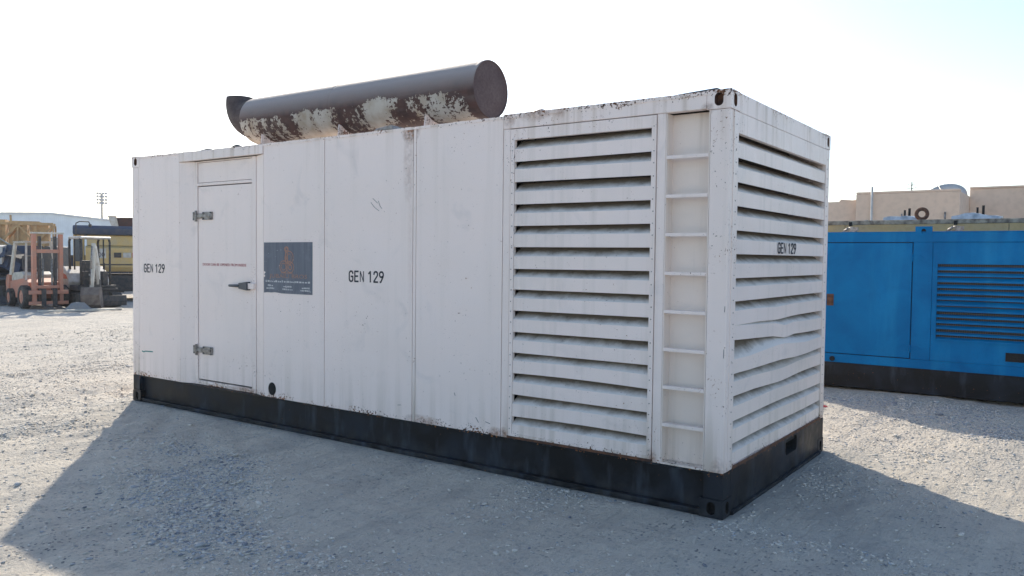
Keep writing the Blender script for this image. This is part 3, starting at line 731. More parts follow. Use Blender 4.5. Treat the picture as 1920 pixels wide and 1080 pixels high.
lug.add([(.078, BY - .010, 2.095), (.278, BY - .010, 2.095), (.278, BY + .012, 2.095), (.078, BY + .012, 2.095), (.078, BY - .010, 2.225), (.278, BY - .010, 2.225), (.278, BY + .012, 2.225), (.078, BY + .012, 2.225)],
        [(0, 1, 2, 3), (4, 7, 6, 5), (0, 3, 7, 4), (1, 5, 6, 2), (2, 6, 7, 3)])
mk(lug, 'lifting_lug', ['blue', 'soot'], blue)
for x in (-.80, .48):                           # roof clamps
    q = MB(); q.box(x - .05, x + .13, BY + .02, BY + .10, 2.161, 2.175); q.tube((x - .03, BY + .06, 2.175), (x + .03, BY + .06, 2.215), .016, 8); q.tube((x + .03, BY + .06, 2.213), (x + .10, BY + .06, 2.213), .018, 8); q.box(x + .05, x + .15, BY + .04, BY + .08, 2.175, 2.225)
    mk(q, 'roof_clamp', 'steel', blue)

# ------------------------------------------------------------------ ochre generator behind the blue one
ORG = Vector((1.0, 11.2, 0)); OY = 10.0
M['ochre'] = simple('faded_ochre_paint', (0.56, 0.36, 0.15), 0.6, dirt=(0.46, 0.33, 0.18), scale=2.0)
M['ochre_edge'] = simple('chipped_ochre_edge', (0.44, 0.36, 0.27), 0.7, dirt=(0.10, 0.07, 0.05), scale=9)
och = thing('ochre_generator', 'dusty ochre generator canopy seen over the top of the blue one', 'generator', ORG)
mk(MB().box(-4.2, 5.0, OY + .02, OY + 2.4, .0, .34), 'base_frame', 'black', och, .01)
xs = [-4.2, -1.62, .88, 3.0, 5.0]
for a, c in zip(xs[:-1], xs[1:]): mk(MB().box(a + .004, c - .004, OY, OY + .04, .345, 2.40), 'side_panel', 'ochre', och, .004)
b = MB(); b.box(-4.2, 5.0, OY - .012, OY + 2.4, 2.402, 2.475); b.box(-4.2, 5.0, OY + 2.36, OY + 2.4, .345, 2.40); b.box(-4.2, -4.16, OY + .041, OY + 2.359, .345, 2.40); b.box(4.96, 5.0, OY + .041, OY + 2.359, .345, 2.40)
mk(b, 'roof', 'ochre_edge', och, .008)
t = MB(); n, k2 = 26, 10; vs = []
for i_ in range(n):
    for j_ in range(k2):
        a, c = 2 * pi * i_ / n, 2 * pi * j_ / k2; R_ = .085 + .032 * cos(c)
        vs.append((-.42 + R_ * cos(a), OY + .2 + .03 * sin(c), 2.58 + R_ * sin(a)))
t.add(vs, [(i_ * k2 + j_, ((i_ + 1) % n) * k2 + j_, ((i_ + 1) % n) * k2 + (j_ + 1) % k2, i_ * k2 + (j_ + 1) % k2) for i_ in range(n) for j_ in range(k2)], 0, True)
mk(t, 'lifting_eye', 'rust', och)
for x in (-1.55, -.35 + .45): mk(MB().box(x, x + .05, OY - .03, OY - .012, 2.38, 2.45), 'roof_catch', 'soot', och)
M['tin'] = simple('crumpled_pale_tin', (0.55, 0.60, 0.63), 0.5, 0.2, dirt=(0.22, 0.27, 0.31), scale=8)
for x, w_, hgt in ((-1.05, .62, .10), (.02, .72, .12)):   # crumpled exhaust hoods
    q = MB(); m_ = 7
    top_ = [(x + w_ * k / m_, 2.476 + hgt * (0.45 + .55 * sin(pi * min(1, (k + .6) / m_))) * random.uniform(.7, 1.05)) for k in range(m_ + 1)]
    for k in range(m_):
        (xa, za), (xb, zb) = top_[k], top_[k + 1]
        q.hexa([(xa, OY + .25, 2.476), (xb, OY + .25, 2.476), (xb, OY + .75, 2.476), (xa, OY + .75, 2.476)], [(xa, OY + .30, za), (xb, OY + .30, zb), (xb, OY + .72, zb + .02), (xa, OY + .72, za + .02)])
    mk(q, 'exhaust_hood', 'tin', och)
    mk(MB().tube((x + w_ * .62, OY + .5, 2.5), (x + w_ * .62, OY + .5, 2.5 + hgt + .10), .022, 8).tube((x + w_ * .5, OY + .5, 2.5), (x + w_ * .5, OY + .5, 2.5 + hgt + .07), .018, 8), 'exhaust_stub', 'soot', och)

# ------------------------------------------------------------------ beige building behind
ORG = Vector((-1, 26, 0)); GY = 22.0
M['beige'] = simple('beige_render', (0.74, 0.56, 0.43), 0.9, dirt=(0.70, 0.535, 0.41), scale=0.7, var=.1)
M['pipe'] = simple('white_pvc', (0.62, 0.60, 0.56), 0.6)
bld = thing('flat_roofed_building', 'beige rendered flat roofed building with stepped parapet behind the generators', 'building', ORG)
w1 = mk(MB().box(-14.0, -4.15, GY + .25, GY + 8, 0, 3.66), 'wing_wall', 'beige', bld, .02)
mk(MB().prism([(-14.0, 3.661), (-4.72, 3.661), (-4.66, 3.74), (-4.3, 3.70), (-4.152, 3.72), (-4.152, 3.661)], 1, GY + .25, GY + .5), 'broken_parapet', 'beige', bld)
w2 = mk(MB().box(-4.148, -1.25, GY, GY + 8, 0, 3.86), 'bay_wall', 'beige', bld, .02)
mk(MB().box(-4.148, -1.25, GY + .0, GY + .25, 3.862, 3.93), 'parapet', 'beige', bld, .02)
w3 = mk(MB().box(-1.25, 9.0, GY + 2.3, GY + 8, 0, 4.09), 'main_wall', 'beige', bld, .02)
mk(MB().box(-1.25, 9.0, GY + 2.27, GY + 2.6, 4.092, 4.15), 'parapet', 'beige', bld, .01)
mk(MB().tube((-3.66, GY - .09, 0), (-3.66, GY - .09, 4.07), .035, 10), 'vent_pipe', 'pipe', bld)
for x in (-3.88, -1.10 + .02):
    mk(MB().path([(x, GY - .10, 0), (x, GY - .10, 2.92), (x + .03, GY - .10, 2.98), (x + .09, GY - .02, 2.99)], .06 if x < -2 else .05, 10), 'down_pipe', 'pipe', bld)
mk(MB().tube((-2.80, GY - .06, 2.3), (-2.80, GY - .06, 3.22), .02, 8), 'conduit', 'steel', bld); mk(MB().tube((-1.62, GY - .06, 2.3), (-1.62, GY - .06, 3.25), .025, 8), 'conduit', 'steel', bld)
ld = MB()
for x in (.62, 1.05):
    ld.path([(x, GY + 2.1, .2), (x, GY + 2.1, 4.52), (x, GY + 2.7, 4.52), (x, GY + 2.7, 4.15)], .028, 8)
wl = mk(ld, 'wall_ladder', 'pipe', bld)
for k in range(15): mk(MB().tube((.62, GY + 2.1, .45 + .27 * k), (1.05, GY + 2.1, .45 + .27 * k), .018, 6), 'rung', 'pipe', wl)
# dish standing on that roof
ORG = Vector((-1.55, GY + 3.0, 3.86))
dish = thing('satellite_dish', 'large pale satellite dish on the beige roof', 'satellite dish', ORG)
M['dish'] = simple('pale_dish_mesh', (0.50, 0.51, 0.50), 0.7, var=.1)
d = MB(); ax = Vector((-.12, -.72, .62)).normalized(); a_ = ax.orthogonal().normalized(); b_ = ax.cross(a_); cpt = Vector((-1.98, GY + 2.6, 3.72)); n = 40; vs = []; rr = [.02, .17, .35, .52, .68]
for s2 in (0, .015):
    for q in rr: vs += [cpt + (a_ * cos(2 * pi * k / n) + b_ * sin(2 * pi * k / n)) * q + ax * (q * q * .30 + s2) for k in range(n)]
fs = []
for o_ in (0, 5): fs += [((o_ + j) * n + k, (o_ + j) * n + (k + 1) % n, (o_ + j + 1) * n + (k + 1) % n, (o_ + j + 1) * n + k) for j in range(4) for k in range(n)]
fs += [(4 * n + k, 4 * n + (k + 1) % n, 9 * n + (k + 1) % n, 9 * n + k) for k in range(n)]
d.add(vs, fs, 0, True); mk(d, 'reflector', 'dish', dish)
mk(MB().tube((-1.90, GY + 2.75, 3.30), cpt, .05, 10), 'stand', 'steel', dish)
q = MB()
for k in range(3): q.tube(cpt + (a_ * cos(2.1 * k) + b_ * sin(2.1 * k)) * .75 + ax * .17, cpt + ax * .5, .012, 6)
mk(q, 'feed_arm', 'steel', dish)
# thin aerial and a palm top further back
ORG = Vector((-3.6, 31, 0))
ae = thing('roof_aerial', 'thin leafless aerial rising behind the beige parapet', 'aerial', ORG)
q = MB().tube((-4.05, 31, 0), (-4.05, 31, 4.98), .025, 6)
mk(q, 'mast', 'steel_dark', ae)
q = MB()
for zz, wd in ((4.55, .30), (4.70, .22), (4.84, .16)):
    q.tube((-4.05 - wd, 31, zz + .05), (-4.05, 31, zz), .012, 5); q.tube((-4.05, 31, zz), (-4.05 + wd, 31, zz + .08), .012, 5)
mk(q, 'element', 'steel_dark', ae)
M['bark'] = simple('palm_bark', (0.12, 0.09, 0.06), 0.9); M['frond'] = simple('palm_frond', (0.05, 0.075, 0.03), 0.7)
ORG = Vector((-3.7, 40, 0))
palm = thing('palm_tree', 'palm top just showing over the beige parapet', 'palm', ORG)
mk(MB().tube((-3.7, 40, -.05), (-3.7, 40, 4.9), .16, 10, .12), 'trunk', 'bark', palm)
q = MB()
for k in range(14):
    a = 2 * pi * k / 14; up_ = random.uniform(.1, .6); pts = []
    for j in range(6):
        t_ = j / 5; pts.append(Vector((-3.7 + cos(a) * t_ * .75, 40 + sin(a) * t_ * .75, 4.88 + up_ * t_ * 1.2 - .75 * t_ * t_)))
    for p_, p1 in zip(pts[:-1], pts[1:]):
        q.tube(p_, p1, .012, 4); sd = (p1 - p_).cross(Vector((0, 0, 1))).normalized()
        for sg in (-1, 1): q.add([p_, p1, p1 + sd * sg * .14 - Vector((0, 0, .10)), p_ + sd * sg * .12 - Vector((0, 0, .12))], [(0, 1, 2, 3)])
mk(q, 'crown', 'frond', palm)

# ------------------------------------------------------------------ yard machines on the left
ORG = Vector((0, 0, 0))
M['orange'] = simple('sun_bleached_orange', (0.60, 0.25, 0.16), 0.65, dirt=(0.48, 0.26, 0.19), scale=5)
M['cream'] = simple('dirty_cream_paint', (0.62, 0.58, 0.50), 0.6, dirt=(0.45, 0.41, 0.34), scale=6)
M['tyre'] = simple('dusty_tyre', (0.035, 0.035, 0.036), 0.9, dirt=(0.12, 0.11, 0.095), scale=7)
M['mach'] = simple('grimy_machinery', (0.045, 0.046, 0.05), 0.7, dirt=(0.11, 0.095, 0.08), scale=9)
M['yellow'] = simple('machine_yellow', (0.66, 0.45, 0.17), 0.5, dirt=(0.56, 0.42, 0.23), scale=4)
M['offwhite'] = simple('machine_white', (0.62, 0.60, 0.56), 0.5, dirt=(0.45, 0.40, 0.33), scale=6)
M['stripe'] = simple('red_orange_stripe', (0.50, 0.09, 0.04), 0.55)
M['navy'] = simple('dark_navy_paint', (0.03, 0.05, 0.095), 0.5, dirt=(0.07, 0.08, 0.105), scale=5)
M['brown'] = simple('brown_primer', (0.085, 0.035, 0.032), 0.75, dirt=(0.05, 0.035, 0.035), scale=5)
M['sheet0'] = simple('grey_blue_panel', (0.22, 0.25, 0.30), 0.6, dirt=(0.14, 0.16, 0.19), scale=5)
M['bucket'] = simple('earth_stained_steel', (0.20, 0.17, 0.15), 0.8, dirt=(0.11, 0.09, 0.08), scale=7)
M['tan'] = simple('ochre_lattice_paint', (0.66, 0.42, 0.20), 0.7, dirt=(0.48, 0.31, 0.17), scale=6)
M['glass'] = simple('dusty_window', (0.10, 0.13, 0.15), 0.15)
def gz(x, y): return float(height(np.array([x]), np.array([y]))[0])

# forklift (x forward, y to its left)
fk = thing('forklift', 'faded orange forklift with tall bare mast and cream overhead guard', 'forklift', (-24.95, 7.02, gz(-25, 7)), radians(-7.5))
b = MB(); b.prism([(-1.72, .28), (-.10, .28), (.12, .48), (.12, .80), (-.35, .92), (-1.72, .80)], 1, -.46, .46)
mk(b, 'chassis', 'orange', fk, .02)
mk(MB().prism([(-2.0, .32), (-1.725, .28), (-1.725, 1.02), (-1.95, 1.00), (-2.06, .75)], 1, -.50, .50), 'counterweight', 'orange', fk, .03)
mk(MB().prism([(-1.70, .805), (-.55, .87), (-.50, 1.02), (-.75, 1.12), (-1.70, 1.06)], 1, -.42, .42), 'engine_hood', 'cream', fk, .03)
st = MB(); st.box(-1.15, -.70, -.24, .24, 1.125, 1.22); st.hexa([(-1.22, -.24, 1.20), (-1.12, -.24, 1.20), (-1.12, .24, 1.20), (-1.22, .24, 1.20)], [(-1.36, -.22, 1.62), (-1.27, -.22, 1.62), (-1.27, .22, 1.62), (-1.36, .22, 1.62)])
mk(st, 'seat', 'mach', fk, .03)
mk(MB().tube((-.38, 0, .90), (-.52, 0, 1.32), .022, 8).tube((-.50, -.16, 1.33), (-.50, .16, 1.33), .016, 8).tube((-.60, 0, 1.30), (-.42, 0, 1.37), .016, 8), 'steering_wheel', 'mach', fk)
for y in (-.45, .45):
    mk(MB().bar((-.12, y, .86), (-.42, y * .786, 2.06), .06, .07), 'guard_post', 'cream', fk); mk(MB().bar((-1.62, y, 1.0), (-1.50, y * .786, 2.04), .09, .08), 'guard_post', 'cream', fk)
    mk(MB().bar((-.36, y * .786, 2.07), (-1.56, y * .786, 2.05), .06, .06), 'guard_rail', 'cream', fk)
for k in range(6): mk(MB().bar((-.42 - .21 * k, -.43, 2.075), (-.42 - .21 * k, .43, 2.075), .04, .035), 'guard_bar', 'cream', fk)
for y in (-.38, .38):
    q = MB(); s2 = 1 if y > 0 else -1
    q.box(.30, .46, y - .055, y + .055, .10, 2.31); mk(q, 'mast_channel', 'orange', fk, .008)
    q = MB(); q.box(.33, .43, y - s2 * .16 - .04, y - s2 * .16 + .04, .14, 2.24); mk(q, 'inner_mast', 'mach', fk, .006)
    mk(MB().tube((.38, y - s2 * .25, .2), (.38, y - s2 * .25, 1.55), .03, 8), 'lift_cylinder', 'steel', fk)
for z, h_, mm in ((2.315, .05, 'cream'), (1.72, .11, 'orange'), (.62, .09, 'orange')): mk(MB().box(.31, .45, -.46 if z > 2.2 else -.32, .46 if z > 2.2 else .32, z, z + h_), 'mast_crossbar', mm, fk, .006)
q = MB(); q.box(.465, .53, -.56, .56, .44, .56); q.box(.465, .53, -.56, .56, .12, .22); mk(q, 'fork_carriage', 'orange', fk, .008)
for y in (-.16, .16):
    q = MB(); q.box(.535, .585, y - .06, y + .06, .05, .62); q.hexa([(.58, y - .06, .045), (1.5, y - .05, .045), (1.5, y + .05, .045), (.58, y + .06, .045)], [(.58, y - .06, .095), (1.5, y - .04, .06), (1.5, y + .04, .06), (.58, y + .06, .095)]); mk(q, 'fork', 'mach', fk)
for x, y, rr, w_ in ((.02, -.53, .35, .24), (.02, .53, .35, .24), (-1.45, -.50, .28, .20), (-1.45, .50, .28, .20)):
    wh = mk(MB().wheel((x, y, rr), rr, w_), 'wheel', 'tyre', fk)
    mk(MB().tube((x, y - w_ * .42, rr), (x, y + w_ * .42, rr), rr * .62, 16).tube((x, y - w_ * .52, rr), (x, y + w_ * .52, rr), rr * .22, 10), 'hub', 'orange', wh)

# mini excavator with canopy
me_ = thing('mini_excavator', 'white compact excavator with open canopy and bucket resting on the ground', 'excavator', (-24.9, 8.45, gz(-24.9, 8.4)), radians(-6))
for y in (-.52, .52):
    tr_ = MB(); n = 30; ln, rr = .72, .23; pts = []
    for k in range(n):
        a = 2 * pi * k / n; pts.append(((ln if cos(a) >= 0 else -ln) + rr * cos(a), rr + rr * sin(a)))
    tr_.prism(pts, 1, y - .15, y + .15)
    for k in range(22):
        t_ = k / 22 * 2 - 1
        for z in (.005, 2 * rr): tr_.box(t_ * ln, t_ * ln + .035, y - .155, y + .155, z - .012, z + .012)
    mk(tr_, 'track', 'tyre', me_)
mk(MB().box(-.55, .65, -.36, .36, .18, .52), 'undercarriage', 'mach', me_, .02)
q = MB().prism([(1.02, .05), (1.10, .05), (1.14, .20), (1.09, .38), (1.02, .38)], 1, -.72, .72); q.bar((.5, -.3, .3), (1.04, -.3, .2), .08, .1); q.bar((.5, .3, .3), (1.04, .3, .2), .08, .1); mk(q, 'dozer_blade', 'mach', me_)
hs = mk(MB().prism([(-1.08, .60), (-.08, .60), (.0, .80), (-.16, 1.08), (-.55, 1.30), (-1.02, 1.22), (-1.12, .9)], 1, -.64, .64), 'engine_cover', 'offwhite', me_, .04)
mk(MB().prism([(-1.0, .90), (-.10, .90), (-.22, 1.02), (-.55, 1.10), (-1.0, 1.08)], 1, -.652, .652), 'stripe', 'stripe', me_)
q = MB(); q.box(-1.06, .70, -.62, .62, .53, .60); q.box(-.1, .62, -.6, .6, .60, .70); mk(q, 'deck', 'mach', me_, .02)
q = MB(); q.box(-.12, .28, -.22, .22, .72, 1.0); q.hexa([(-.2, -.24, 1.06), (-.08, -.24, 1.06), (-.08, .24, 1.06), (-.2, .24, 1.06)], [(-.26, -.18, 1.50), (-.18, -.18, 1.50), (-.18, .18, 1.50), (-.26, .18, 1.50)]); mk(q, 'seat', 'mach', me_, .04)
for y in (-.3, .3): mk(MB().box(.3, .5, y - .08, y + .08, .70, 1.15).tube((.40, y, 1.1), (.46, y, 1.42), .016, 6), 'control_console', 'mach', me_)
for y in (-.58, .58):
    mk(MB().path([(.48, y * .78, .60), (.48, y * .78, 2.10), (.42, y * .78, 2.20)], .035, 8), 'canopy_post', 'mach', me_); mk(MB().path([(-.42, y * .78, 1.2), (-.46, y * .78, 2.12), (-.40, y * .78, 2.20)], .04, 8), 'canopy_post', 'mach', me_); mk(MB().path([(-.02, y * .78, 1.2), (-.02, y * .78, 2.20)], .025, 8), 'canopy_post', 'mach', me_)
mk(MB().prism([(-.52, 2.20), (.54, 2.20), (.58, 2.24), (.48, 2.29), (-.46, 2.29), (-.56, 2.24)], 1, -.47, .47), 'canopy_roof', 'offwhite', me_, .03)
q = MB().hexa([(.62, -.13, .55), (.92, -.10, .55), (.92, .10, .55), (.62, .13, .55)], [(.62, -.12, .85), (.90, -.09, .90), (.90, .09, .90), (.62, .12, .85)]); mk(q, 'boom_swing', 'mach', me_)
bo = [(.82, .70), (.88, 1.35), (1.18, 1.92)]
q = MB()
for (xa, za), (xb, zb) in zip(bo[:-1], bo[1:]): q.bar((xa, 0, za), (xb, 0, zb), .14, .17)
mk(q, 'boom', 'offwhite', me_, .01)
mk(MB().tube((.95, -.02, .75), (1.12, -.02, 1.45), .035, 8).tube((1.12, 0, 1.4), (1.18, 0, 1.80), .02, 8), 'boom_cylinder', 'steel', me_)
q = MB().hexa([(1.12, -.055, 1.98), (1.25, -.055, 2.06), (1.25, .055, 2.06), (1.12, .055, 1.98)][::-1], [(1.42, -.05, .55), (1.52, -.05, .58), (1.52, .05, .58), (1.42, .05, .55)][::-1]); mk(q, 'dipper_arm', 'cream', me_)
mk(MB().tube((1.36, .0, 1.95), (1.52, 0, 1.25), .035, 8).tube((1.52, 0, 1.3), (1.60, 0, .75), .02, 8), 'bucket_cylinder', 'steel', me_)
q = MB().prism([(1.36, .60), (1.55, .62), (1.62, .45), (1.50, .18), (1.30, .03), (1.18, .10), (1.16, .04), (1.32, -.01), (1.56, .12), (1.68, .44), (1.58, .68), (1.36, .66)], 1, -.28, .28)
for y in (-.28, .26): q.prism([(1.36, .62), (1.56, .64), (1.63, .44), (1.53, .16), (1.30, .02), (1.18, .08)], 1, y, y + .02)
bk = mk(q, 'bucket', 'bucket', me_)
for k in range(5): mk(MB().hexa([(1.10, -.25 + .11 * k, .05), (1.2, -.25 + .11 * k, .02), (1.2, -.19 + .11 * k, .02), (1.10, -.19 + .11 * k, .05)], [(1.10, -.24 + .11 * k, .07), (1.2, -.25 + .11 * k, .10), (1.2, -.19 + .11 * k, .10), (1.10, -.2 + .11 * k, .07)]), 'tooth', 'steel_dark', bk)
for o_ in list(me_.children):
    for c_ in [o_] + list(o_.children):
        if c_.name.split('.')[0] in ('boom', 'boom_cylinder', 'dipper_arm', 'bucket_cylinder', 'bucket', 'tooth', 'boom_swing'):
            for v_ in c_.data.vertices: v_.co.y -= max(0.0, v_.co.x - .72) * .68
mk(MB().path([(-.3, -.3, 2.31), (-.3, -.3, 2.72), (-.26, -.2, 2.78), (-.26, .08, 2.78), (-.24, .12, 2.70)], .018, 6).tube((-.24, .12, 2.6), (-.24, .12, 2.70), .05, 8), 'beacon_bracket', 'mach', me_)

# tracked excavator
ex = thing('tracked_excavator', 'large yellow tracked excavator with dark roof parked behind the mini excavator', 'excavator', (-28.3, 11.55, gz(-28.3, 11.5)), radians(-27))
for y in (-1.25, 1.05):                          # x towards the viewer
    tr_ = MB(); n = 30; ln, rr = 1.6, .46; pts = []
    for k in range(n):
        a = 2 * pi * k / n; pts.append(((ln if cos(a) >= 0 else -ln) + rr * cos(a), rr + rr * sin(a)))
    tr_.prism(pts, 1, y - .25, y + .25)
    tk = mk(tr_, 'track', 'mach', ex)
    for k in range(10):
        a = -pi / 2 + pi * k / 9; c = Vector((ln + rr * cos(a), y, rr + rr * sin(a)))
        mk(MB().bar(c + Vector((0, -.3, 0)), c + Vector((0, .3, 0)), .17, .05, 0, (cos(a), 0, sin(a))), 'track_shoe', 'mach', tk, .006)
mk(MB().box(-1.4, 1.4, -1.0, .85, .35, .95), 'undercarriage', 'mach', ex, .03)
hs = mk(MB().prism([(-1.35, 1.08), (1.40, 1.08), (1.52, 1.25), (1.50, 1.95), (1.30, 2.02), (-1.35, 2.02)], 1, -1.35, 1.45), 'house', 'yellow', ex, .05)
mk(MB().prism([(-1.3, 2.03), (1.25, 2.03), (1.15, 2.42), (-1.3, 2.42)], 1, -1.3, 1.4), 'engine_housing', 'yellow', ex, .04)
mk(MB().prism([(-1.5, 2.425), (1.30, 2.425), (1.34, 2.66), (1.2, 2.76), (-1.5, 2.76)], 1, -1.75, 1.5), 'roof_cover', 'navy', ex, .05)
mk(MB().box(1.525, 1.535, -.9, 1.0, 1.32, 1.36), 'trim_line', 'mach', ex)
for y, w_, mm in ((-.42, .24, 'mach'), (-.12, .26, 'offwhite'), (.18, .20, 'stripe')): mk(MB().box(1.508, 1.53, y, y + w_, 1.60, 1.78), 'decal', mm, ex)
q = MB(); q.prism([(-1.0, 1.06), (1.1, 1.06), (1.1, 1.10), (-1.0, 1.10)], 1, -1.75, -1.36); q.box(-.8, .95, -1.74, -1.38, 1.10, 2.42)
mk(q, 'cab', 'yellow', ex, .03); mk(MB().box(.951, .962, -1.68, -1.44, 1.45, 2.30), 'cab_window', 'glass', ex)
text('400', (1.513, -1.06, 1.62), (0, 1, 0), (0, 0, 1), (1, 0, 0), .34, .17, 'navy', ex)
mk(MB().box(1.5055, 1.512, -1.10, -.68, 1.57, 1.92), 'number_plate', 'offwhite', ex)
q = MB(); q.bar((-.2, 1.75, 1.3), (-1.2, 1.75, 4.0), .4, .55); mk(q, 'boom', 'yellow', ex, .03)
q = MB(); q.path([(1.4, 1.2, 2.1), (1.45, 1.28, 2.6), (1.35, 1.42, 2.75), (1.1, 1.45, 2.7)], .035, 8); mk(q, 'handrail', 'mach', ex)

# dump truck behind
dt = thing('dump_truck', 'dump truck with dark brown tipper body and pale headboard', 'truck', (-38.4, 18.8, gz(-38.4, 18.8)), radians(-28))
mk(MB().hexa([(-2.6, -1.7, 2.86), (2.4, -1.7, 2.86), (2.4, 1.6, 2.86), (-2.6, 1.6, 2.86)], [(-2.7, -1.85, 3.55), (2.5, -1.85, 3.50), (2.5, 1.7, 3.62), (-2.7, 1.7, 3.62)]), 'tipper_body', 'brown', dt, .03)
mk(MB().hexa([(2.40, -1.98, 2.80), (2.55, -1.98, 2.80), (2.55, -1.72, 2.80), (2.40, -1.72, 2.80)], [(2.45, -2.25, 3.58), (2.6, -2.25, 3.58), (2.6, -1.86, 3.58), (2.45, -1.86, 3.58)]), 'headboard', 'offwhite', dt)
mk(MB().box(-2.6, 2.4, -1.6, 1.5, 2.70, 2.855), 'subframe', 'offwhite', dt); mk(MB().box(-3.5, 3.5, -.6, .6, .75, 2.69), 'chassis', 'mach', dt)
mk(MB().path([(1.9, -.55, 2.8), (1.9, -.55, 3.72), (1.9, -.72, 4.12)], .10, 10), 'exhaust_stack', 'steel', dt)
ld_ = MB()
for k in range(9): ld_.hexa([(-1.5 + .3 * k, .0, 3.5), (-1.2 + .3 * k, .0, 3.5), (-1.2 + .3 * k, 1.5, 3.5), (-1.5 + .3 * k, 1.5, 3.5)], [(-1.45 + .3 * k, .2, 3.62 + random.uniform(0, .15)), (-1.25 + .3 * k, .2, 3.62 + random.uniform(0, .15)), (-1.25 + .3 * k, 1.4, 3.7 + random.uniform(0, .12)), (-1.45 + .3 * k, 1.4, 3.7)])
mk(ld_, 'load', 'mach', dt)
for x in (-2.4, -1.2, 2.6):
    for y in (-1.05, 1.05): mk(MB().wheel((x, y, .52), .52, .35), 'wheel', 'tyre', dt)

# old lorry carrying ochre crane sections
tk = thing('scrap_lorry', 'derelict dark navy lorry with raised bonnet behind the forklift', 'lorry', (-30.3, 8.3, gz(-30.3, 8.3)), radians(-48))
mk(MB().box(-2.3, 2.3, -1.1, 1.1, .70, .95), 'chassis', 'mach', tk, .02)
mk(MB().hexa([(-2.2, -1.15, .96), (1.4, -1.15, .96), (1.4, 1.15, .96), (-2.2, 1.15, .96)], [(-2.2, -1.15, 1.98), (1.2, -1.15, 2.0), (1.2, 1.15, 2.0), (-2.2, 1.15, 1.98)]), 'body', 'navy', tk, .03)
mk(MB().hexa([(1.3, -1.0, 1.0), (2.3, -1.0, 1.25), (2.3, 1.0, 1.25), (1.3, 1.0, 1.0)], [(1.25, -1.0, 1.75), (2.0, -1.0, 2.02), (2.0, 1.0, 2.02), (1.25, 1.0, 1.75)]), 'cab', 'navy', tk, .05)
mk(MB().hexa([(1.45, -.95, 1.95), (2.35, -.95, 1.35), (2.35, .15, 1.35), (1.45, .15, 1.95)], [(1.5, -.95, 2.02), (2.42, -.95, 1.42), (2.42, .15, 1.42), (1.5, .15, 2.02)]), 'bonnet', 'navy', tk, .02)
mk(MB().hexa([(2.05, .25, 1.55), (2.35, .25, 1.35), (2.35, .85, 1.35), (2.05, .85, 1.55)], [(2.0, .25, 2.0), (2.3, .25, 1.95), (2.3, .85, 1.95), (2.0, .85, 2.0)]), 'torn_panel', 'offwhite', tk)
mk(MB().box(2.32, 2.42, -1.0, -.55, .95, 1.30), 'grille', 'cream', tk)
for k in range(11):
    cx_, cy_, cz_ = 2.2 + random.uniform(-.1, .5), -1.2 + .24 * k + random.uniform(-.1, .1), random.uniform(.55, 1.75)
    a1, a2 = random.uniform(-1, 1), random.uniform(.2, 1.3); u_ = Vector((sin(a1) * .4, cos(a1), sin(a1) * .6)).normalized(); v_ = Vector((-cos(a2) * .6, 0, sin(a2))).normalized(); n_ = u_.cross(v_).normalized() * .02
    c0 = Vector((cx_, cy_, cz_)); du, dv = u_ * random.uniform(.16, .42), v_ * random.uniform(.12, .38)
    mk(MB().hexa([c0 - du - dv, c0 + du - dv * .8, c0 + du * .8 + dv, c0 - du * .9 + dv], [c0 - du - dv + n_, c0 + du - dv * .8 + n_ * 2, c0 + du * .8 + dv + n_, c0 - du * .9 + dv + n_ * 3]), 'torn_panel', random.choice(['navy', 'navy', 'sheet0', 'steel_dark', 'offwhite', 'mach']), tk)
for x in (-1.7, 1.75):
    for y in (-.95, .95):
        wh = mk(MB().wheel((x, y, .48), .48, .34), 'wheel', 'tyre', tk); mk(MB().tube((x, y - .15, .48), (x, y + .15, .48), .26, 14), 'hub', 'cream', wh)
def lattice(name, label, loc, rz, ln, w_, h_):
    o = thing(name, label, 'crane section', loc, rz, 'ochre crane lattice sections')
    for y in (-w_ / 2, w_ / 2):
        for z in (.05, h_ - .05): mk(MB().bar((-ln / 2, y, z), (ln / 2, y, z), .10, .10), 'chord', 'tan', o)
        nb = 6; st_ = ln / nb
        for k in range(nb):
            a, c = -ln / 2 + st_ * k, -ln / 2 + st_ * (k + 1)
            za, zc = (.08, h_ - .08) if k % 2 else (h_ - .08, .08)
            mk(MB().bar((a, y, za), (c, y, zc), .07, .07), 'lattice_brace', 'tan', o)
            mk(MB().bar((c, y, .1), (c, y, h_ - .1), .06, .06), 'lattice_post', 'tan', o)
    for k in range(6):
        x = -ln / 2 + ln * random.random(); z_ = h_ * random.uniform(.2, 1.0)
        mk(MB().bar((x, -w_ / 2 - .08, z_), (x + random.uniform(-.7, .7), -w_ / 2 - .06, z_ + random.uniform(-.5, .4)), .05, .05), 'loose_strut', random.choice(['tan', 'cream']), o)
    for k in range(5):
        x = -ln / 2 + ln * (k + .5) / 5
        mk(MB().box(x - .18, x + .18, -w_ / 2 + .06, w_ / 2 - .06, .08, h_ - .12 + random.uniform(0, .22)), 'cross_plate', 'tan', o)
    return o
zt_ = gz(-30.3, 8.3)
lattice('crane_section', 'ochre lattice crane section lying on top of the navy lorry', (-30.6, 8.15, zt_ + 2.0), radians(60), 3.4, .9, .85)
lattice('crane_section', 'broader ochre lattice frame standing behind the navy lorry', (-36.3, 11.0, gz(-36.3, 11)), radians(62), 2.0, 1.0, 3.1)

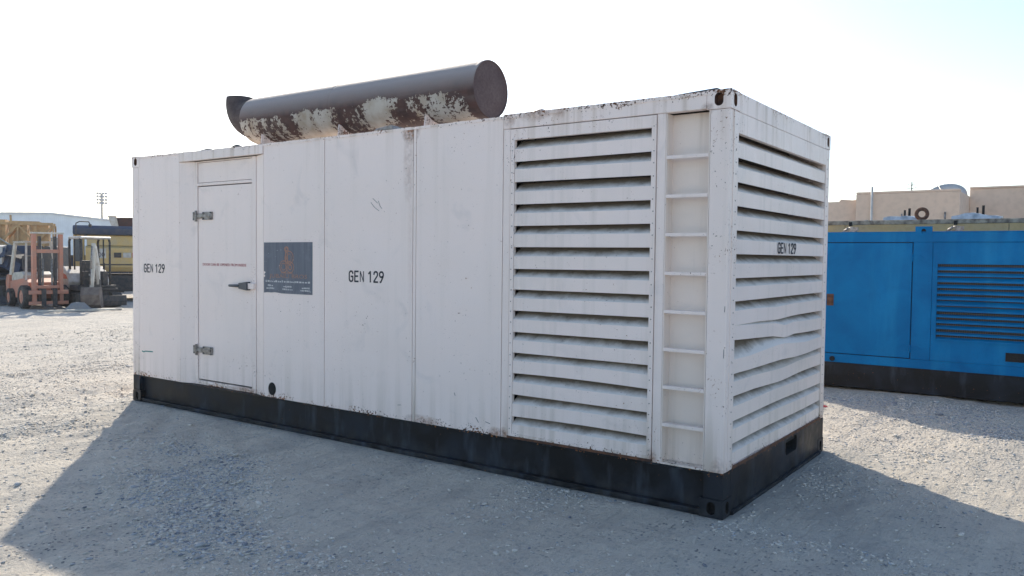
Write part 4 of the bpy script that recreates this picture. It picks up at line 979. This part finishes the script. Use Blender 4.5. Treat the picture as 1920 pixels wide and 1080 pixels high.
# waste skips further back
def skip(loc, rz, lab, ln, ht):
    o = thing('waste_skip', lab, 'skip', loc, rz, 'waste skips')
    b = MB(); w_ = .95
    lo = [(-ln / 2 + .35, -w_ + .1, .12), (ln / 2 - .35, -w_ + .1, .12), (ln / 2 - .35, w_ - .1, .12), (-ln / 2 + .35, w_ - .1, .12)]; hi = [(-ln / 2, -w_, ht), (ln / 2, -w_, ht), (ln / 2, w_, ht), (-ln / 2, w_, ht)]
    b.hexa(lo, hi); mk(b, 'tub', 'navy', o)
    for y in (-w_, w_): mk(MB().bar((-ln / 2, y, ht), (ln / 2, y, ht), .10, .10), 'rim', 'mach', o)
    for k in range(5):
        x = -ln / 2 + .4 + (ln - .8) * k / 4
        for sg in (-1, 1): mk(MB().bar((x * .94, sg * (w_ - .09), .14), (x, sg * (w_ + .02), ht), .07, .06), 'rib', 'mach', o)
    for y in (-.6, .6): mk(MB().box(-ln / 2 + .35, ln / 2 - .35, y - .06, y + .06, 0, .119), 'skid', 'mach', o)
    return o
for x, y, a, lab, ln, ht in ((-33.2, 9.6, 62, 'dark open waste skip behind the scrap lorry', 3.6, 1.45), (-34.6, 13.0, 60, 'dark waste skip between the forklift mast and the yellow excavator', 4.2, 1.6), (-40.0, 12.2, 64, 'farther dark waste skip below the ochre lattice', 4.6, 1.7)):
    skip((x, y, gz(x, y)), radians(a), lab, ln, ht)

# loader bucket, sheet scraps and planks on the ground
lb = thing('loader_bucket', 'grey steel loader bucket lying on the ground left of the forklift', 'bucket', (-28.0, 6.75, gz(-28, 6.75)), radians(-50))
pr = [(-.55, .0), (.62, .02), (.62, .06), (-.45, .06), (-.56, .25), (-.50, .62), (-.20, .82), (-.22, .88), (-.58, .68), (-.66, .25)]
mk(MB().prism(pr, 1, -1.3, 1.3), 'shell', 'steel_dark', lb, .01)
for y in (-1.31, 1.28): mk(MB().prism([(-.60, .03), (.50, .06), (.2, .5), (-.2, .84), (-.52, .64)], 1, y, y + .03), 'cheek_plate', 'steel_dark', lb)
M['sheet'] = simple('grey_scrap_sheet', (0.22, 0.235, 0.25), 0.6, dirt=(0.30, 0.27, 0.23), scale=4)
q = MB().hexa([(-.30, -.34, 0), (.28, -.36, 0), (.30, .34, 0), (-.28, .30, 0)], [(-.16, -.1, .26), (.06, -.15, .30), (.12, .12, .27), (-.14, .16, .22)])
o = mk(q, 'scrap_sheet', 'sheet', None, .01); o.location = (-23.3, 7.28, gz(-23.3, 7.28) - .02); o.rotation_euler = (0, 0, .4)
tag(o, 'bent grey metal sheet lying in front of the forklift mast', 'metal sheet')
for k, (x, y, a, ln, lab) in enumerate(((-22.8, 7.0, 1.25, 2.1, 'long pale plank on the ground before the bent sheet'), (-23.2, 7.75, .95, 1.5, 'shorter pale plank lying beside the mini excavator bucket'))):
    o = mk(MB().box(-ln / 2, ln / 2, -.07, .07, .0, .045), 'plank', 'cream', None, .004); o.location = (x, y, gz(x, y) + .02); o.rotation_euler = (0, 0, a); tag(o, lab, 'plank', 'planks by the machines')
o = mk(MB().hexa([(-.05, -.03, 0), (.06, -.02, 0), (.05, .03, 0), (-.04, .035, 0)], [(-.03, -.02, .025), (.04, -.015, .03), (.035, .02, .02), (-.03, .02, .035)]), 'litter_scrap', 'red_ink', None, .004)
o.location = (-.62, 4.95, gz(-.62, 4.95)); tag(o, 'small red scrap lying near the blue generator', 'litter')

# ------------------------------------------------------------------ warehouse and floodlight mast far off
def ribbed(name, c):
    g = G(name, 0.6); X, Y, Z = g.xyz()
    wv = g.t.nodes.new('ShaderNodeTexWave'); wv.inputs['Scale'].default_value = 1.2; g.put(wv.inputs['Vector'], g.co); wv.bands_direction = 'Y'
    g.color(g.mix(g.ramp(g.noise(.6, 4), .4, .7), c, tuple(x * .85 for x in c))); g.bump(wv.outputs['Fac'], .015, .3); return g.m
M['cladding'] = ribbed('haze_paled_cladding', (0.74, 0.77, 0.79)); M['roofing'] = ribbed('haze_paled_roof', (0.70, 0.72, 0.73))  # paleness of distant haze is put into both colours
wv_ = thing('warehouse', 'long pale grey warehouse with low gabled roof on the horizon', 'warehouse', (-118.5, 50.0, 0), radians(-31))
pr = [(-17, 0), (17, 0), (17, 4.6), (9.5, 6.25), (.6, 7.15), (-5.2, 7.0), (-17, 4.9)]
mk(MB().prism(pr, 0, -40, 0), 'walls', 'cladding', wv_)
q = MB()
for (a, za), (c, zc) in zip(pr[2:-1], pr[3:]): q.hexa([(.4, a, za + .02), (.4, c, zc + .02), (-40, c, zc + .02), (-40, a, za + .02)], [(.4, a, za + .22), (.4, c, zc + .22), (-40, c, zc + .22), (-40, a, za + .22)])
mk(q, 'roof', 'roofing', wv_)
for y in (-10, 0, 10): mk(MB().box(.0, .06, y - 1.8, y + 1.8, 0, 3.8), 'roller_door', 'sheet', wv_)
fl = thing('floodlight_mast', 'tall stadium floodlight mast rising beyond the warehouse', 'floodlight', (-325.9, 167.1, 0), radians(-31))
mk(MB().tube((0, 0, 0), (0, 0, 25.6), .55, 12, .38), 'pole', 'steel', fl)
q = MB()
for z in (21.6, 22.9, 24.2, 25.5): q.box(-.12, .12, -1.7, 1.7, z - .08, z + .08)
for y in (-1.6, -.55, .55, 1.6): q.box(-.12, .12, y - .08, y + .08, 21.5, 26.0)
mk(q, 'lamp_frame', 'steel', fl)
for z in (21.9, 23.2, 24.5, 25.8):
    for k in range(4):
        y = -1.55 + 1.03 * k
        mk(MB().hexa([(.1, y - .40, z - .36), (.5, y - .46, z - .50), (.5, y + .46, z - .50), (.1, y + .40, z - .36)], [(.1, y - .40, z + .30), (.5, y - .47, z + .40), (.5, y + .47, z + .40), (.1, y + .40, z + .30)]), 'floodlight', 'sheet0', fl)

# ------------------------------------------------------------------ hazy air
hz = MB().box(-2600, 2600, -2600, 2600, -1.6, 34.0)
hazeo = mk(hz, 'haze', 'dark', None)
hm = bpy.data.materials.new('hazy_air'); hm.use_nodes = True; ht = hm.node_tree
for n_ in list(ht.nodes):
    if n_.type == 'BSDF_PRINCIPLED': ht.nodes.remove(n_)
pv = ht.nodes.new('ShaderNodeVolumePrincipled'); pv.inputs['Color'].default_value = (0.93, 0.95, 1.0, 1); pv.inputs['Density'].default_value = 0.0004; pv.inputs['Anisotropy'].default_value = 0.3
ht.links.new(pv.outputs[0], [n_ for n_ in ht.nodes if n_.type == 'OUTPUT_MATERIAL'][0].inputs['Volume'])
hazeo.data.materials.clear(); hazeo.data.materials.append(hm); tag(hazeo, 'thin dusty haze lying over the whole yard', 'haze', kind='stuff')
